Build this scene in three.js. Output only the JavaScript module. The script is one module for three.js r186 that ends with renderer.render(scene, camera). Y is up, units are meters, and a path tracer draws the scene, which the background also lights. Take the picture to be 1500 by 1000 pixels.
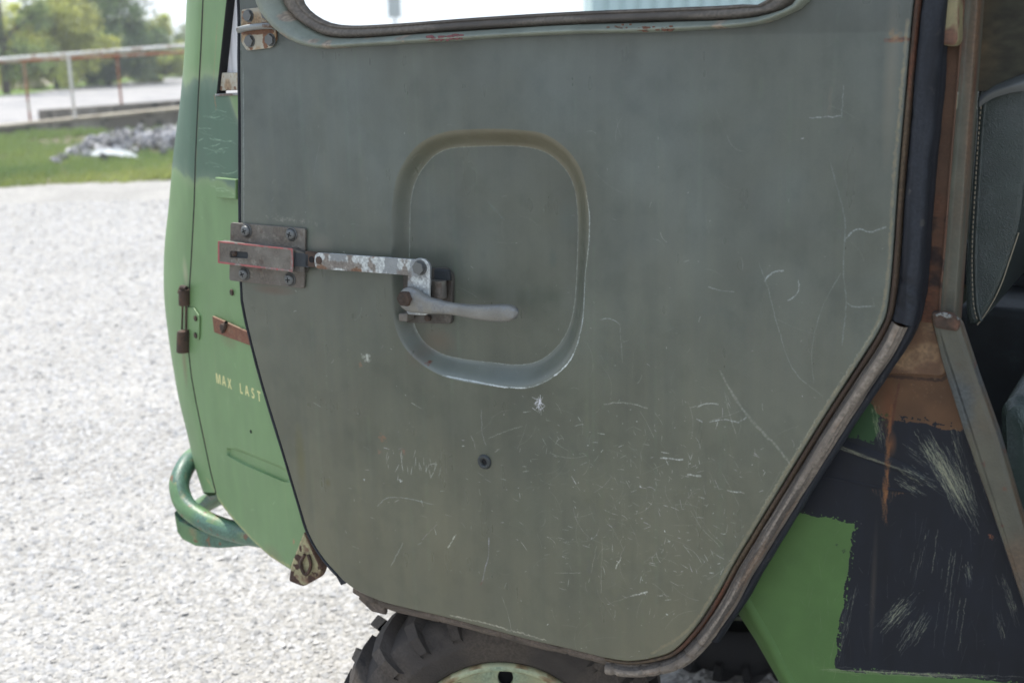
import * as THREE from 'three';
import { mergeGeometries, mergeVertices } from 'three/addons/utils/BufferGeometryUtils.js';
import { RoundedBoxGeometry } from 'three/addons/geometries/RoundedBoxGeometry.js';

// ---------- camera, sky, sun, exposure ----------
const scene = new THREE.Scene();
const camera = new THREE.PerspectiveCamera(31.05, 1.5, 0.05, 1600);
camera.rotation.order = 'YXZ';
camera.position.set(0, 1.43, 0);
camera.rotation.set(-0.23449, 0, -0.025);
camera.focus = 1.72;
camera.userData.fStop = 5.0;

const SUN = new THREE.Vector3(-0.63, 2.0, -0.82).normalize();
function makeSky() {
  const w = 512, h = 256, d = new Float32Array(w * h * 4);
  for (let j = 0; j < h; j++) {
    const el = Math.max(0, (j + 0.5) / h * 2 - 1);
    for (let i = 0; i < w; i++) {
      const az = i / w * Math.PI * 2, t = Math.pow(el, 0.55);
      const c = 0.5 + 0.5 * Math.sin(az * 3 + Math.sin(az * 2 + el * 9) * 1.3 + el * 7) * Math.sin(el * 11 + Math.sin(az * 5) * 0.8);
      const cl = 0.45 * c * Math.min(1, el * 4);
      const k = (j * w + i) * 4, mix = (a, b) => a + (b - a) * t;
      const r = mix(0.96, 0.28), g = mix(0.99, 0.49), b = mix(1.02, 0.86);
      d[k] = r + (0.95 - r) * cl; d[k + 1] = g + (0.97 - g) * cl; d[k + 2] = b + (1.0 - b) * cl; d[k + 3] = 1;
    }
  }
  const tx = new THREE.DataTexture(d, w, h, THREE.RGBAFormat, THREE.FloatType);
  tx.mapping = THREE.EquirectangularReflectionMapping; tx.magFilter = THREE.LinearFilter; tx.needsUpdate = true;
  return tx;
}
scene.background = makeSky();
scene.environment = scene.background;
scene.fog = new THREE.FogExp2(new THREE.Color(0.92, 0.95, 1), 0.0018);
const sun = new THREE.DirectionalLight(new THREE.Color(1, 0.95, 0.87), 4.2);
sun.position.copy(SUN).multiplyScalar(30).add(new THREE.Vector3(0, 0, -3));
sun.target.position.set(0, 0, -3);
sun.castShadow = true;
Object.assign(sun.shadow.camera, { left: -14, right: 14, top: 14, bottom: -14, near: 1, far: 80 });
sun.shadow.mapSize.set(4096, 4096);
scene.add(sun, sun.target);
const renderer = new THREE.WebGLRenderer({ antialias: true });
renderer.shadowMap.enabled = true;
renderer.toneMapping = THREE.LinearToneMapping;
renderer.toneMappingExposure = 1.55;

// ---------- helpers ----------
let SEED = 7;
const rnd = () => { SEED = (SEED + 0x6d2b79f5) | 0; let t = Math.imul(SEED ^ (SEED >>> 15), 1 | SEED); t = (t + Math.imul(t ^ (t >>> 7), 61 | t)) ^ t; return ((t ^ (t >>> 14)) >>> 0) / 4294967296; };
const rr = (a, b) => a + (b - a) * rnd();
const gauss = () => (rnd() + rnd() + rnd() + rnd() - 2) * 0.9;
const lerp = (a, b, t) => a + (b - a) * t;
const clamp = (x, a = 0, b = 1) => Math.min(b, Math.max(a, x));
const sstep = (a, b, x) => { const t = clamp((x - a) / (b - a)); return t * t * (3 - 2 * t); };
const HT = new Float32Array(65536); for (let i = 0; i < 65536; i++) HT[i] = rnd();
const hsh = (x, y) => HT[((x & 255) << 8) | ((y + 37 * (x >> 8)) & 255)];
function vn(x, y) {
  const xi = Math.floor(x), yi = Math.floor(y); let fx = x - xi, fy = y - yi;
  fx = fx * fx * (3 - 2 * fx); fy = fy * fy * (3 - 2 * fy);
  const a = hsh(xi, yi), b = hsh(xi + 1, yi), c = hsh(xi, yi + 1), d = hsh(xi + 1, yi + 1);
  return a + (b - a) * fx + (c - a) * fy + (a - b - c + d) * fx * fy;
}
function fbm(x, y, o = 4) { let s = 0, a = 0.5, n = 0; for (let i = 0; i < o; i++) { s += a * vn(x, y); n += a; x = x * 2.03 + 17.3; y = y * 2.03 + 9.1; a *= 0.5; } return s / n; }

const hex = (h) => [(h >> 16) & 255, (h >> 8) & 255, h & 255];
// a canvas of w x h pixels painted pixel by pixel, then with strokes
function canvas(w, h, px, draw) {
  const c = document.createElement('canvas'); c.width = w; c.height = h;
  const ctx = c.getContext('2d'), im = ctx.createImageData(w, h), o = [0, 0, 0];
  for (let y = 0; y < h; y++) for (let x = 0; x < w; x++) { px(x, y, o); const k = (y * w + x) * 4; im.data[k] = o[0]; im.data[k + 1] = o[1]; im.data[k + 2] = o[2]; im.data[k + 3] = 255; }
  ctx.putImageData(im, 0, 0);
  if (draw) draw(ctx, w, h);
  return c;
}
function ctex(c, srgb = true, size) {
  const t = new THREE.CanvasTexture(c); if (srgb) t.colorSpace = THREE.SRGBColorSpace;
  t.wrapS = t.wrapT = THREE.MirroredRepeatWrapping; if (size) t.repeat.set(1 / size[0], 1 / size[1]);
  return t;
}
// layered paint: base colour, mottling, then patches of other colours where noise is high; size in metres
function wornMap(px, size, base, vary, layers, draw, asp = 1) {
  const n = layers.length, k = size / px;
  return ctex(canvas(px, px, (x, y, o) => {
    const X = x * k, Y = y * k, b = hex(base), m = 1 + vary * (fbm(X * 40 + 3, Y * 40 * asp, 5) - 0.5) * 2 + vary * 0.5 * (vn(X * 900, Y * 900) - 0.5);
    let r = b[0] * m, g = b[1] * m, bl = b[2] * m;
    for (let i = 0; i < n; i++) {
      const L = layers[i], v = fbm(X * L.f + i * 31, Y * L.f * (L.a ?? 1) + i * 57, 5), t = sstep(L.t - (L.s ?? 0.03), L.t + (L.s ?? 0.03), v) * (L.o ?? 1);
      if (t > 0) { const c = hex(L.c), q = 0.85 + 0.3 * vn(X * 400, Y * 400); r = lerp(r, c[0] * q, t); g = lerp(g, c[1] * q, t); bl = lerp(bl, c[2] * q, t); }
    }
    o[0] = r; o[1] = g; o[2] = bl;
  }, draw), true, [size, size]);
}
function bumpMap(px, size, fn) {
  const d = new Float32Array(px * px * 4), k = size / px;
  for (let y = 0; y < px; y++) for (let x = 0; x < px; x++) { const v = fn(x * k, y * k), q = (y * px + x) * 4; d[q] = d[q + 1] = d[q + 2] = v; d[q + 3] = 1; }
  const t = new THREE.DataTexture(d, px, px, THREE.RGBAFormat, THREE.FloatType);
  t.wrapS = t.wrapT = THREE.MirroredRepeatWrapping; t.magFilter = THREE.LinearFilter; t.repeat.set(1 / size, 1 / size); t.needsUpdate = true;
  return t;
}
const std = (p) => new THREE.MeshStandardMaterial({ side: THREE.DoubleSide, ...p });

// uv in metres from the two axes across each face's normal
function boxUV(g) {
  if (g.index) g = g.toNonIndexed();
  if (!g.attributes.normal) g.computeVertexNormals();
  const p = g.attributes.position, uv = new Float32Array(p.count * 2), a = new THREE.Vector3(), b = new THREE.Vector3(), c = new THREE.Vector3(), n = new THREE.Vector3();
  for (let i = 0; i < p.count; i += 3) {
    a.fromBufferAttribute(p, i); b.fromBufferAttribute(p, i + 1); c.fromBufferAttribute(p, i + 2);
    n.copy(b).sub(a).cross(c.clone().sub(a)); const x = Math.abs(n.x), y = Math.abs(n.y), z = Math.abs(n.z);
    [a, b, c].forEach((v, k) => { const u = z >= x && z >= y ? [v.x, v.y] : x >= y ? [v.z, v.y] : [v.x, v.z]; uv[(i + k) * 2] = u[0]; uv[(i + k) * 2 + 1] = u[1]; });
  }
  g.setAttribute('uv', new THREE.BufferAttribute(uv, 2));
  for (const k of Object.keys(g.attributes)) if (!['position', 'normal', 'uv'].includes(k)) g.deleteAttribute(k);
  return g;
}
const flatten = (gs) => mergeGeometries(gs.map(boxUV));
function mesh(name, geo, mat, parent, keepUV) {
  const list = Array.isArray(geo) ? geo : [geo];
  const m = new THREE.Mesh(keepUV ? (list.length > 1 ? mergeGeometries(list) : list[0]) : flatten(list), mat);
  m.name = name; m.castShadow = m.receiveShadow = true; parent.add(m); return m;
}
function tag(o, label, category, extra) { o.userData = { label, category, ...extra }; return o; }
const V3 = (p) => new THREE.Vector3(p[0], p[1], p[2] ?? 0);
function shape(pts, holes = []) {
  const s = new THREE.Shape(pts.map((p) => new THREE.Vector2(p[0], p[1])));
  for (const h of holes) s.holes.push(new THREE.Path(h.map((p) => new THREE.Vector2(p[0], p[1]))));
  return s;
}
// a plate with rounded edges: outline in x, y; from z0 to z0 + depth
function plate(pts, z0, depth, bevel = 0, holes) {
  const b = Math.min(bevel, depth / 2.01);
  const g = new THREE.ExtrudeGeometry(shape(pts, holes), { depth: depth - 2 * b, bevelEnabled: b > 0, bevelThickness: b, bevelSize: b, bevelOffset: -b, bevelSegments: 2, curveSegments: 8, steps: 1 });
  g.translate(0, 0, z0 + b); return g;
}
function dense(pts, step, closed = false) {
  const c = new THREE.CatmullRomCurve3(pts.map(V3), closed, 'centripetal');
  const n = Math.max(4, Math.round(c.getLength() / step));
  const out = c.getSpacedPoints(n).map((v) => [v.x, v.y, v.z]);
  if (closed) out.pop();
  return out;
}
// corners rounded with radius r
function rounded(pts, r, n = 5) {
  const out = [], N = pts.length;
  for (let i = 0; i < N; i++) {
    const p = pts[i], a = pts[(i + N - 1) % N], b = pts[(i + 1) % N];
    const la = Math.hypot(a[0] - p[0], a[1] - p[1]), lb = Math.hypot(b[0] - p[0], b[1] - p[1]), q = Math.min(r, la / 2.1, lb / 2.1);
    const s = [p[0] + (a[0] - p[0]) * q / la, p[1] + (a[1] - p[1]) * q / la], e = [p[0] + (b[0] - p[0]) * q / lb, p[1] + (b[1] - p[1]) * q / lb];
    for (let k = 0; k <= n; k++) { const t = k / n; out.push([0, 1].map((d) => (1 - t) * (1 - t) * s[d] + 2 * t * (1 - t) * p[d] + t * t * e[d])); }
  }
  return out;
}
// a grid of points as a surface; rows[i][j] = [x, y, z]; uv optional
function grid(rows, uvs, closedJ = false) {
  const n = rows.length, m = rows[0].length, pos = [], uv = [], idx = [];
  rows.forEach((r, i) => r.forEach((p, j) => { pos.push(p[0], p[1], p[2] ?? 0); const q = uvs ? uvs(i, j, p) : [p[0], p[1]]; uv.push(q[0], q[1]); }));
  for (let i = 0; i + 1 < n; i++) for (let j = 0; j + 1 < m + (closedJ ? 1 : 0); j++) { const a = i * m + j, b = i * m + (j + 1) % m, c = a + m, d = b + m; idx.push(a, c, b, b, c, d); }
  const g = new THREE.BufferGeometry();
  g.setAttribute('position', new THREE.Float32BufferAttribute(pos, 3)); g.setAttribute('uv', new THREE.Float32BufferAttribute(uv, 2)); g.setIndex(idx); g.computeVertexNormals();
  return g;
}
// a profile of [out, z] swept along a path in the x, y plane; side +1 puts "out" to the left of the walking direction; wob moves points
function sweep(path, prof, side = 1, wob) {
  let len = 0; const L = [];
  const rows = path.map((p, i) => {
    const a = path[Math.max(0, i - 1)], b = path[Math.min(path.length - 1, i + 1)];
    const dx = b[0] - a[0], dy = b[1] - a[1], l = Math.hypot(dx, dy) || 1, nx = -dy / l * side, ny = dx / l * side;
    if (i) len += Math.hypot(p[0] - path[i - 1][0], p[1] - path[i - 1][1]); L.push(len);
    return prof.map(([u, v], k) => { const w = wob ? wob(len, k, u, v) : [0, 0]; return [p[0] + nx * (u + w[0]), p[1] + ny * (u + w[0]), (p[2] ?? 0) + v + w[1]]; });
  });
  const P = [0]; for (let k = 1; k < prof.length; k++) P.push(P[k - 1] + Math.hypot(prof[k][0] - prof[k - 1][0], prof[k][1] - prof[k - 1][1]));
  return grid(rows, (i, j) => [L[i], P[j]]);
}
// where rays from a centre leave a closed loop
function polar(loop, c, N) {
  const out = [];
  for (let k = 0; k < N; k++) {
    const a = k / N * Math.PI * 2, dx = Math.cos(a), dy = Math.sin(a); let best = 0;
    for (let i = 0; i < loop.length; i++) {
      const p = loop[i], q = loop[(i + 1) % loop.length], ex = q[0] - p[0], ey = q[1] - p[1], det = -dx * ey + dy * ex;
      if (Math.abs(det) < 1e-12) continue;
      const px = p[0] - c[0], py = p[1] - c[1], t = (-px * ey + py * ex) / det, s = (dx * py - dy * px) / det;
      if (s >= -1e-6 && s <= 1 + 1e-6 && t > best) best = t;
    }
    out.push([c[0] + dx * best, c[1] + dy * best]);
  }
  return out;
}
// a band between two loops: prof = [[t, z], ...]
function loft(A, B, prof, closed = true) {
  return grid(prof.map(([t, z]) => A.map((a, j) => [lerp(a[0], B[j][0], t), lerp(a[1], B[j][1], t), z])), null, closed);
}
function tube(pts, r, seg = 24, rad = 10, closed = false) { return new THREE.TubeGeometry(new THREE.CatmullRomCurve3(pts.map(V3), closed, 'centripetal'), seg, r, rad, closed); }
function cyl(p, r, h, axis = 'z', seg = 20, r2 = r) {
  const g = new THREE.CylinderGeometry(r2, r, h, seg); if (axis === 'z') g.rotateX(Math.PI / 2); if (axis === 'x') g.rotateZ(Math.PI / 2);
  g.translate(p[0], p[1], p[2] ?? 0); return g;
}
// lathe round z: [radius, z]
function turn(p, prof, seg = 28) { const g = new THREE.LatheGeometry(prof.map(([r, z]) => new THREE.Vector2(r, z)), seg); g.rotateX(Math.PI / 2); g.translate(p[0], p[1], p[2] ?? 0); return g; }
function box(x0, x1, y0, y1, z0, z1, r = 0) {
  const g = r ? new RoundedBoxGeometry(x1 - x0, y1 - y0, z1 - z0, 2, r) : new THREE.BoxGeometry(x1 - x0, y1 - y0, z1 - z0);
  g.translate((x0 + x1) / 2, (y0 + y1) / 2, (z0 + z1) / 2); return g;
}
const hexHead = (p, r, h) => { const g = new THREE.CylinderGeometry(r * 0.97, r, h, 6); g.rotateX(Math.PI / 2); g.rotateZ(rnd()); g.translate(p[0], p[1], p[2] + h / 2); return g; };

// ---------- materials ----------
const phys = (p) => new THREE.MeshPhysicalMaterial({ side: THREE.DoubleSide, ...p });
const grain = bumpMap(256, 0.06, (x, y) => fbm(x * 400, y * 400, 4));
const M = {};
M.rust = std({ map: wornMap(512, 0.2, 0x44352b, 0.18, [{ f: 40, t: 0.62, c: 0x5c4030, s: 0.14, o: 0.8 }, { f: 40, t: 0.62, c: 0x33281f, s: 0.1 }]), roughness: 0.85, bumpMap: grain, bumpScale: 0.0006 });
M.grimy = std({ map: wornMap(512, 0.12, 0x65615a, 0.14, [{ f: 30, t: 0.56, c: 0x5b544c, s: 0.16, o: 0.7 }, { f: 90, t: 0.68, c: 0x77746b, s: 0.09, o: 0.6 }, { f: 60, t: 0.74, c: 0x4c3e36, s: 0.07, o: 0.6 }]), roughness: 0.6, metalness: 0.25, bumpMap: grain, bumpScale: 0.0004 });
M.redEdge = std({ map: wornMap(256, 0.08, 0x93524f, 0.2, [{ f: 60, t: 0.6, c: 0x77706a, s: 0.08 }]), roughness: 0.6 });
M.zinc = std({ map: wornMap(512, 0.12, 0x7d8182, 0.14, [{ f: 42, t: 0.56, c: 0xa9aead, s: 0.025 }, { f: 70, t: 0.67, c: 0x6a625a, s: 0.08, o: 0.8 }, { f: 34, t: 0.74, c: 0x6a503e, s: 0.05 }]), roughness: 0.5, metalness: 0.35, bumpMap: grain, bumpScale: 0.0004 });
M.steel = std({ map: wornMap(256, 0.1, 0x7e807d, 0.14, [{ f: 60, t: 0.62, c: 0x5b4a3e, s: 0.06 }]), roughness: 0.45, metalness: 0.5 });
M.cast = std({ map: wornMap(256, 0.1, 0x76756f, 0.12, [{ f: 80, t: 0.64, c: 0x6f7275, s: 0.16, o: 0.6 }]), roughness: 0.55, metalness: 0.35, bumpMap: grain, bumpScale: 0.0003 });
M.beige = std({ map: wornMap(256, 0.1, 0xa19c8c, 0.14, [{ f: 50, t: 0.58, c: 0x8a7458, s: 0.1 }, { f: 80, t: 0.66, c: 0x6b4a34, s: 0.03 }]), roughness: 0.65, bumpMap: grain, bumpScale: 0.0004 });
M.boltGrey = std({ color: new THREE.Color(0x626463), roughness: 0.5, metalness: 0.5 });
M.black = std({ color: new THREE.Color(0x0c0c0e), roughness: 0.9 });
M.olive = std({ map: wornMap(512, 0.4, 0x5f6355, 0.14, [{ f: 20, t: 0.6, c: 0x54482f, s: 0.12, o: 0.7 }, { f: 60, t: 0.7, c: 0x7a6a52, s: 0.03 }]), roughness: 0.5, bumpMap: grain, bumpScale: 0.0003 });
M.beam = std({ map: wornMap(512, 0.5, 0x47463a, 0.14, [{ f: 8, t: 0.57, c: 0x503f2f, s: 0.14, o: 0.8 }, { f: 12, t: 0.62, c: 0x3b4040, s: 0.12 }, { f: 60, t: 0.75, c: 0x4e3428, s: 0.05 }]), roughness: 0.55, bumpMap: grain, bumpScale: 0.0004 });
M.pillar = std({ map: wornMap(1024, 0.5, 0x5a4333, 0.18, [{ f: 3, a: 12, t: 0.55, c: 0x5c5344, s: 0.15 }, { f: 8, a: 5, t: 0.62, c: 0x5a3a28, s: 0.12 }, { f: 40, a: 1, t: 0.7, c: 0x2b1e19, s: 0.08 }]), roughness: 0.75, bumpMap: grain, bumpScale: 0.0005 });
M.pillarOlive = std({ map: wornMap(1024, 0.5, 0x4c4d42, 0.16, [{ f: 3, a: 12, t: 0.52, c: 0x5c4836, s: 0.15 }, { f: 8, a: 5, t: 0.66, c: 0x54362a, s: 0.1 }]), roughness: 0.65, bumpMap: grain, bumpScale: 0.0005 });
M.channel = phys({ map: wornMap(1024, 0.6, 0x3c3028, 0.18, [{ f: 6, a: 10, t: 0.55, c: 0x4e4234, s: 0.12 }, { f: 10, a: 6, t: 0.64, c: 0x57392a, s: 0.1 }]), roughness: 0.8, specularIntensity: 0.6 });
M.navyRubber = phys({ specularIntensity: 0.55, map: wornMap(512, 0.3, 0x14171d, 0.16, [{ f: 5, a: 14, t: 0.55, c: 0x272b31, s: 0.1, o: 0.8 }, { f: 60, t: 0.78, c: 0x5a554c, s: 0.06, o: 0.5 }]), roughness: 0.65, bumpMap: grain, bumpScale: 0.0005 });
M.dustRubber = std({ map: wornMap(512, 0.3, 0x4c443c, 0.16, [{ f: 12, a: 6, t: 0.55, c: 0x5c5249, s: 0.12 }, { f: 30, t: 0.66, c: 0x332e29, s: 0.08 }]), roughness: 0.85, bumpMap: grain, bumpScale: 0.0008 });
M.gasket = std({ map: wornMap(256, 0.3, 0x4a443d, 0.18, [{ f: 8, a: 6, t: 0.55, c: 0x5e574e, s: 0.12 }]), roughness: 0.7, bumpMap: grain, bumpScale: 0.0004 });
M.vinyl = std({ map: wornMap(512, 0.3, 0x2b3532, 0.12, [{ f: 24, t: 0.62, c: 0x3a4140, s: 0.15, o: 0.6 }]), roughness: 0.36, bumpMap: bumpMap(512, 0.08, (x, y) => Math.abs(fbm(x * 500, y * 500, 3) - 0.5) * 2 + 0.4 * fbm(x * 60, y * 60, 2)), bumpScale: 0.0007 });
M.thread = std({ color: new THREE.Color(0x847c6a), roughness: 0.9 });
M.cloth = std({ map: ctex(canvas(512, 512, (x, y, o) => { const e = sstep(190, 40, x + 60 * fbm(x / 50, y / 90, 3)), m = 0.8 + 0.5 * (fbm(x / 30, y / 30, 4) - 0.2) + 0.12 * Math.sin(x * 0.9) * Math.sin(y * 0.9); o[0] = lerp(60, 112, e) * m; o[1] = lerp(59, 90, e) * m; o[2] = lerp(48, 62, e) * m; }), true, [0.2, 0.2]), roughness: 0.95, bumpMap: bumpMap(256, 0.02, (x, y) => 0.5 + 0.5 * Math.sin(x * 3141) * Math.sin(y * 3141)), bumpScale: 0.0008 });
M.dark = std({ map: wornMap(256, 0.5, 0x23282c, 0.2, [{ f: 20, t: 0.6, c: 0x30363a, s: 0.1 }]), roughness: 0.7 });
M.under = std({ color: new THREE.Color(0x17181a), roughness: 0.9 });
M.glass = new THREE.MeshPhysicalMaterial({ color: 0xf2f6f6, transmission: 1, thickness: 0, roughness: 0.02, ior: 1.45, side: THREE.DoubleSide });

// ---------- setting: gravel yard, bank, road, far ground ----------
function structure(name, geo, mat, keepUV) { const m = mesh(name, geo, mat, scene, keepUV); m.userData = { kind: 'structure' }; return m; }
const gravelMap = ctex(canvas(1024, 1024, (x, y, o) => {
  const a = fbm(x / 16, y / 16, 4), b = fbm(x / 160, y / 160, 3), c = vn(x / 5, y / 5), m = 0.72 + 0.22 * a + 0.12 * b + 0.16 * (c - 0.5);
  const tr = 0.94 + 0.12 * fbm(x / 300, y / 60, 3); o[0] = 173 * m * tr; o[1] = 169 * m * tr; o[2] = 162 * m * tr;
}), true, [2.2, 2.2]);
M.gravel = std({ map: gravelMap, roughness: 0.95, bumpMap: bumpMap(512, 1.1, (x, y) => fbm(x * 60, y * 60, 3)), bumpScale: 0.018 });
{
  const g = new THREE.PlaneGeometry(1400, 1400, 1, 1).rotateX(-Math.PI / 2);
  structure('gravel_yard', g, M.gravel);
}
// the far side, along a line that runs from left to right: p0 + s * dir; n points away
const E0 = [-5.967,0.000,-14.500], E1 = [-3.913,0.000,-14.779];
const EL = Math.hypot(E1[0] - E0[0], E1[2] - E0[2]), DX = (E1[0] - E0[0]) / EL, DZ = (E1[2] - E0[2]) / EL, NX = DZ, NZ = -DX;
const far = (s, d, y = 0) => [E0[0] + DX * s + NX * d, y, E0[2] + DZ * s + NZ * d];
const stripGeo = (s0, s1, d0, d1, y0, y1, n = 1, jit = 0) => {
  const rows = []; for (let i = 0; i <= n; i++) { const t = i / n; rows.push([]); for (let k = 0; k <= 60; k++) { const s = lerp(s0, s1, k / 60); const p = far(s, lerp(d0, d1, t), lerp(y0, y1, t)); p[1] += jit * (fbm(s * 0.8, t * 6, 3) - 0.5) * Math.sin(Math.PI * Math.min(1, t + 0.02)); rows[i].push(p); } }
  return grid(rows);
};
M.soil = std({ map: wornMap(512, 3, 0x5a5a3c, 0.3, [{ f: 3, t: 0.55, c: 0x6d6350, s: 0.1 }]), roughness: 1 });
M.asphalt = std({ map: wornMap(512, 4, 0x9a9692, 0.12, [{ f: 2, t: 0.6, c: 0x7b7a7a, s: 0.2 }]), roughness: 0.9 });
M.walk = std({ map: wornMap(256, 4, 0xb5aa98, 0.12, [{ f: 2, t: 0.6, c: 0xa59a86, s: 0.2 }]), roughness: 0.95 });
M.coping = std({ map: wornMap(256, 2, 0xa39a88, 0.2, [{ f: 5, t: 0.6, c: 0x857c6c, s: 0.1 }]), roughness: 0.95 });
M.concrete = std({ map: wornMap(512, 2, 0x8a857a, 0.25, [{ f: 3, a: 0.3, t: 0.55, c: 0x6d675c, s: 0.12 }, { f: 8, t: 0.66, c: 0x4c4a42, s: 0.06 }]), roughness: 0.95 });
structure('grass_bank', stripGeo(-30, 40, 0, 12, 0.004, 0.16, 14, 0.25), M.soil);

// ---------- grass on the bank (nobody could count it) ----------
function bladeGeo(n, h, w, spread) {
  const pos = [], idx = [];
  for (let i = 0; i < n; i++) {
    const a = rnd() * 6.28, x = gauss() * spread, z = gauss() * spread, hh = h * rr(0.5, 1.2), lx = gauss() * h * 0.7, lz = gauss() * h * 0.7, k = pos.length / 3;
    pos.push(x - Math.cos(a) * w, 0, z - Math.sin(a) * w, x + Math.cos(a) * w, 0, z + Math.sin(a) * w, x + lx * 0.4 + Math.cos(a) * w * 0.7, hh * 0.6, z + lz * 0.4 + Math.sin(a) * w * 0.7, x + lx, hh, z + lz);
    idx.push(k, k + 1, k + 2, k, k + 2, k + 3);
  }
  const g = new THREE.BufferGeometry(); g.setAttribute('position', new THREE.Float32BufferAttribute(pos, 3)); g.setIndex(idx); g.computeVertexNormals(); return g;
}
const leafMat = (c, tr = 0.45) => new THREE.MeshPhysicalMaterial({ color: c, roughness: 0.9, transmission: tr, thickness: 0, side: THREE.DoubleSide, vertexColors: false });
function scatter(name, geo, mat, n, place, kind = 'stuff') {
  const im = new THREE.InstancedMesh(geo, mat, n), d = new THREE.Object3D(), c = new THREE.Color();
  for (let i = 0; i < n; i++) { d.scale.setScalar(1); d.rotation.set(0, rnd() * 6.28, 0); place(d, c, i); d.updateMatrix(); im.setMatrixAt(i, d.matrix); im.setColorAt(i, c); }
  im.name = name; im.castShadow = im.receiveShadow = true; im.userData.kind = kind; scene.add(im); return im;
}
const bankY = (d) => lerp(0.004, 0.16, clamp(d / 8.1));
{
  const g = scatter('grass', bladeGeo(9, 0.11, 0.009, 0.06), leafMat(0xffffff, 0.35), 26000, (d, c) => {
    let s, q; do { s = rr(-9, 14); q = Math.pow(rnd(), 1.4) * 8.0; } while (fbm(s * 0.9 + 40, q * 0.9, 3) < 0.44 && rnd() < 0.85);
    if (s > 0.5 && s < 9 && Math.abs(q - 4.9) < 1.8 && rnd() < 0.8) q = rr(0.1, 3);
    if (q < 0.5) q -= rnd() * 0.35 * fbm(s * 2, 3, 2);
    const p = far(s, q, bankY(q) - 0.02); d.position.set(...p); d.scale.setScalar(rr(0.5, 1.25)); const t = fbm(s * 0.7, q * 0.8, 3), y = q < 0.7 ? 0.5 : 0;  // yellower near the gravel: the sunlit edge is put into the blade colour
    c.setRGB(lerp(0.14, 0.36, t + y * 0.5), lerp(0.23, 0.42, t + y * 0.3), lerp(0.07, 0.13, t));
  });
  tag(g, 'green grass growing on the bank below the concrete wall', 'grass', { kind: 'stuff' });
}
function stoneGeo(seed) {
  let g = new THREE.IcosahedronGeometry(1, 1); g.deleteAttribute('uv'); g.deleteAttribute('normal'); g = mergeVertices(g); const p = g.attributes.position;
  for (let i = 0; i < p.count; i++) { const k = 0.7 + 0.6 * hsh(i * 7 + seed, seed * 3 + i); p.setXYZ(i, p.getX(i) * k, p.getY(i) * k * 0.36, p.getZ(i) * k * 0.85); }
  g = g.toNonIndexed(); g.computeVertexNormals(); return g;
}
const stoneMat = std({ color: 0xffffff, roughness: 0.95 });
{
  const spread = [[90000, 0.0035, 0.0075], [26000, 0.006, 0.0125]];
  spread.forEach(([n, a, b], k) => {
    const g = scatter(k ? 'gravel_stones_001' : 'gravel_stones', stoneGeo(k + 3), stoneMat, n, (d, c) => {
      const z = -2.1 - Math.pow(rnd(), 1.7) * 10.5; const x = rr(-0.52, -0.02) * -z + rr(-0.2, 0.2) + (rnd() < 0.12 ? rr(0, 2.2) : 0);
      d.position.set(x, rr(-0.0035, 0.0002), z); d.scale.setScalar(rr(a, b) * (0.85 + 0.1 * -z)); d.rotation.set(rnd() * 0.5, rnd() * 6.28, rnd() * 0.5);
      const v = rr(0.33, 0.47), w = rnd() < 0.1 ? 0.75 : 1, q = rnd(); c.setRGB(v * w * (1.01 + 0.03 * q), v * w * 0.985, v * w * (0.96 - 0.06 * q));
    });
    tag(g, k ? 'coarser pale stones lying on the gravel yard' : 'fine pale crushed stones covering the gravel yard', 'gravel', { kind: 'stuff' });
  });
  const rub = scatter('rubble', stoneGeo(11), stoneMat, 3000, (d, c) => {
    const s = rr(0.15, 9.5), q = clamp(4.6 + gauss() * 2.0 + 0.4 + (s < 1 ? -0.5 : 0), 1.6, 7.4); const p = far(s, q, bankY(q) + rr(-0.01, 0.08)); p[1] += 0.05 + 0.05 * (fbm(s * 1.5, q, 2) - 0.4); d.position.set(...p); d.scale.setScalar(rr(0.03, 0.085)); d.rotation.set(rnd() * 2, rnd() * 6, rnd() * 2);
    const v = rr(0.12, 0.5); c.setRGB(v * 1.02, v * 0.98, v * 0.95);
  });
  tag(rub, 'grey broken stone rubble heaped on the grass bank', 'rubble', { kind: 'stuff' });
}
// pale crumpled sheet on the bank
{
  const a = [-6.010,0.020,-17.089], b = [-4.958,0.020,-16.802], rows = [];
  for (let i = 0; i <= 6; i++) { rows.push([]); for (let j = 0; j <= 24; j++) { const t = j / 24, u = i / 6, w = Math.sin(Math.PI * t) * 0.9 + 0.12; rows[i].push([lerp(a[0], b[0], t), 0.04 + 0.13 * w * (1 - Math.abs(u - 0.4)) + 0.06 * fbm(t * 9, u * 5, 3), lerp(a[2], b[2], t) - u * 0.7 * w]); } }
  const m = mesh('plastic_sheet', grid(rows), std({ color: new THREE.Color(0x9fa3a3), roughness: 0.7 }), scene);
  tag(m, 'pale crumpled plastic sheet lying in front of the stone rubble', 'sheet');
}
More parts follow.
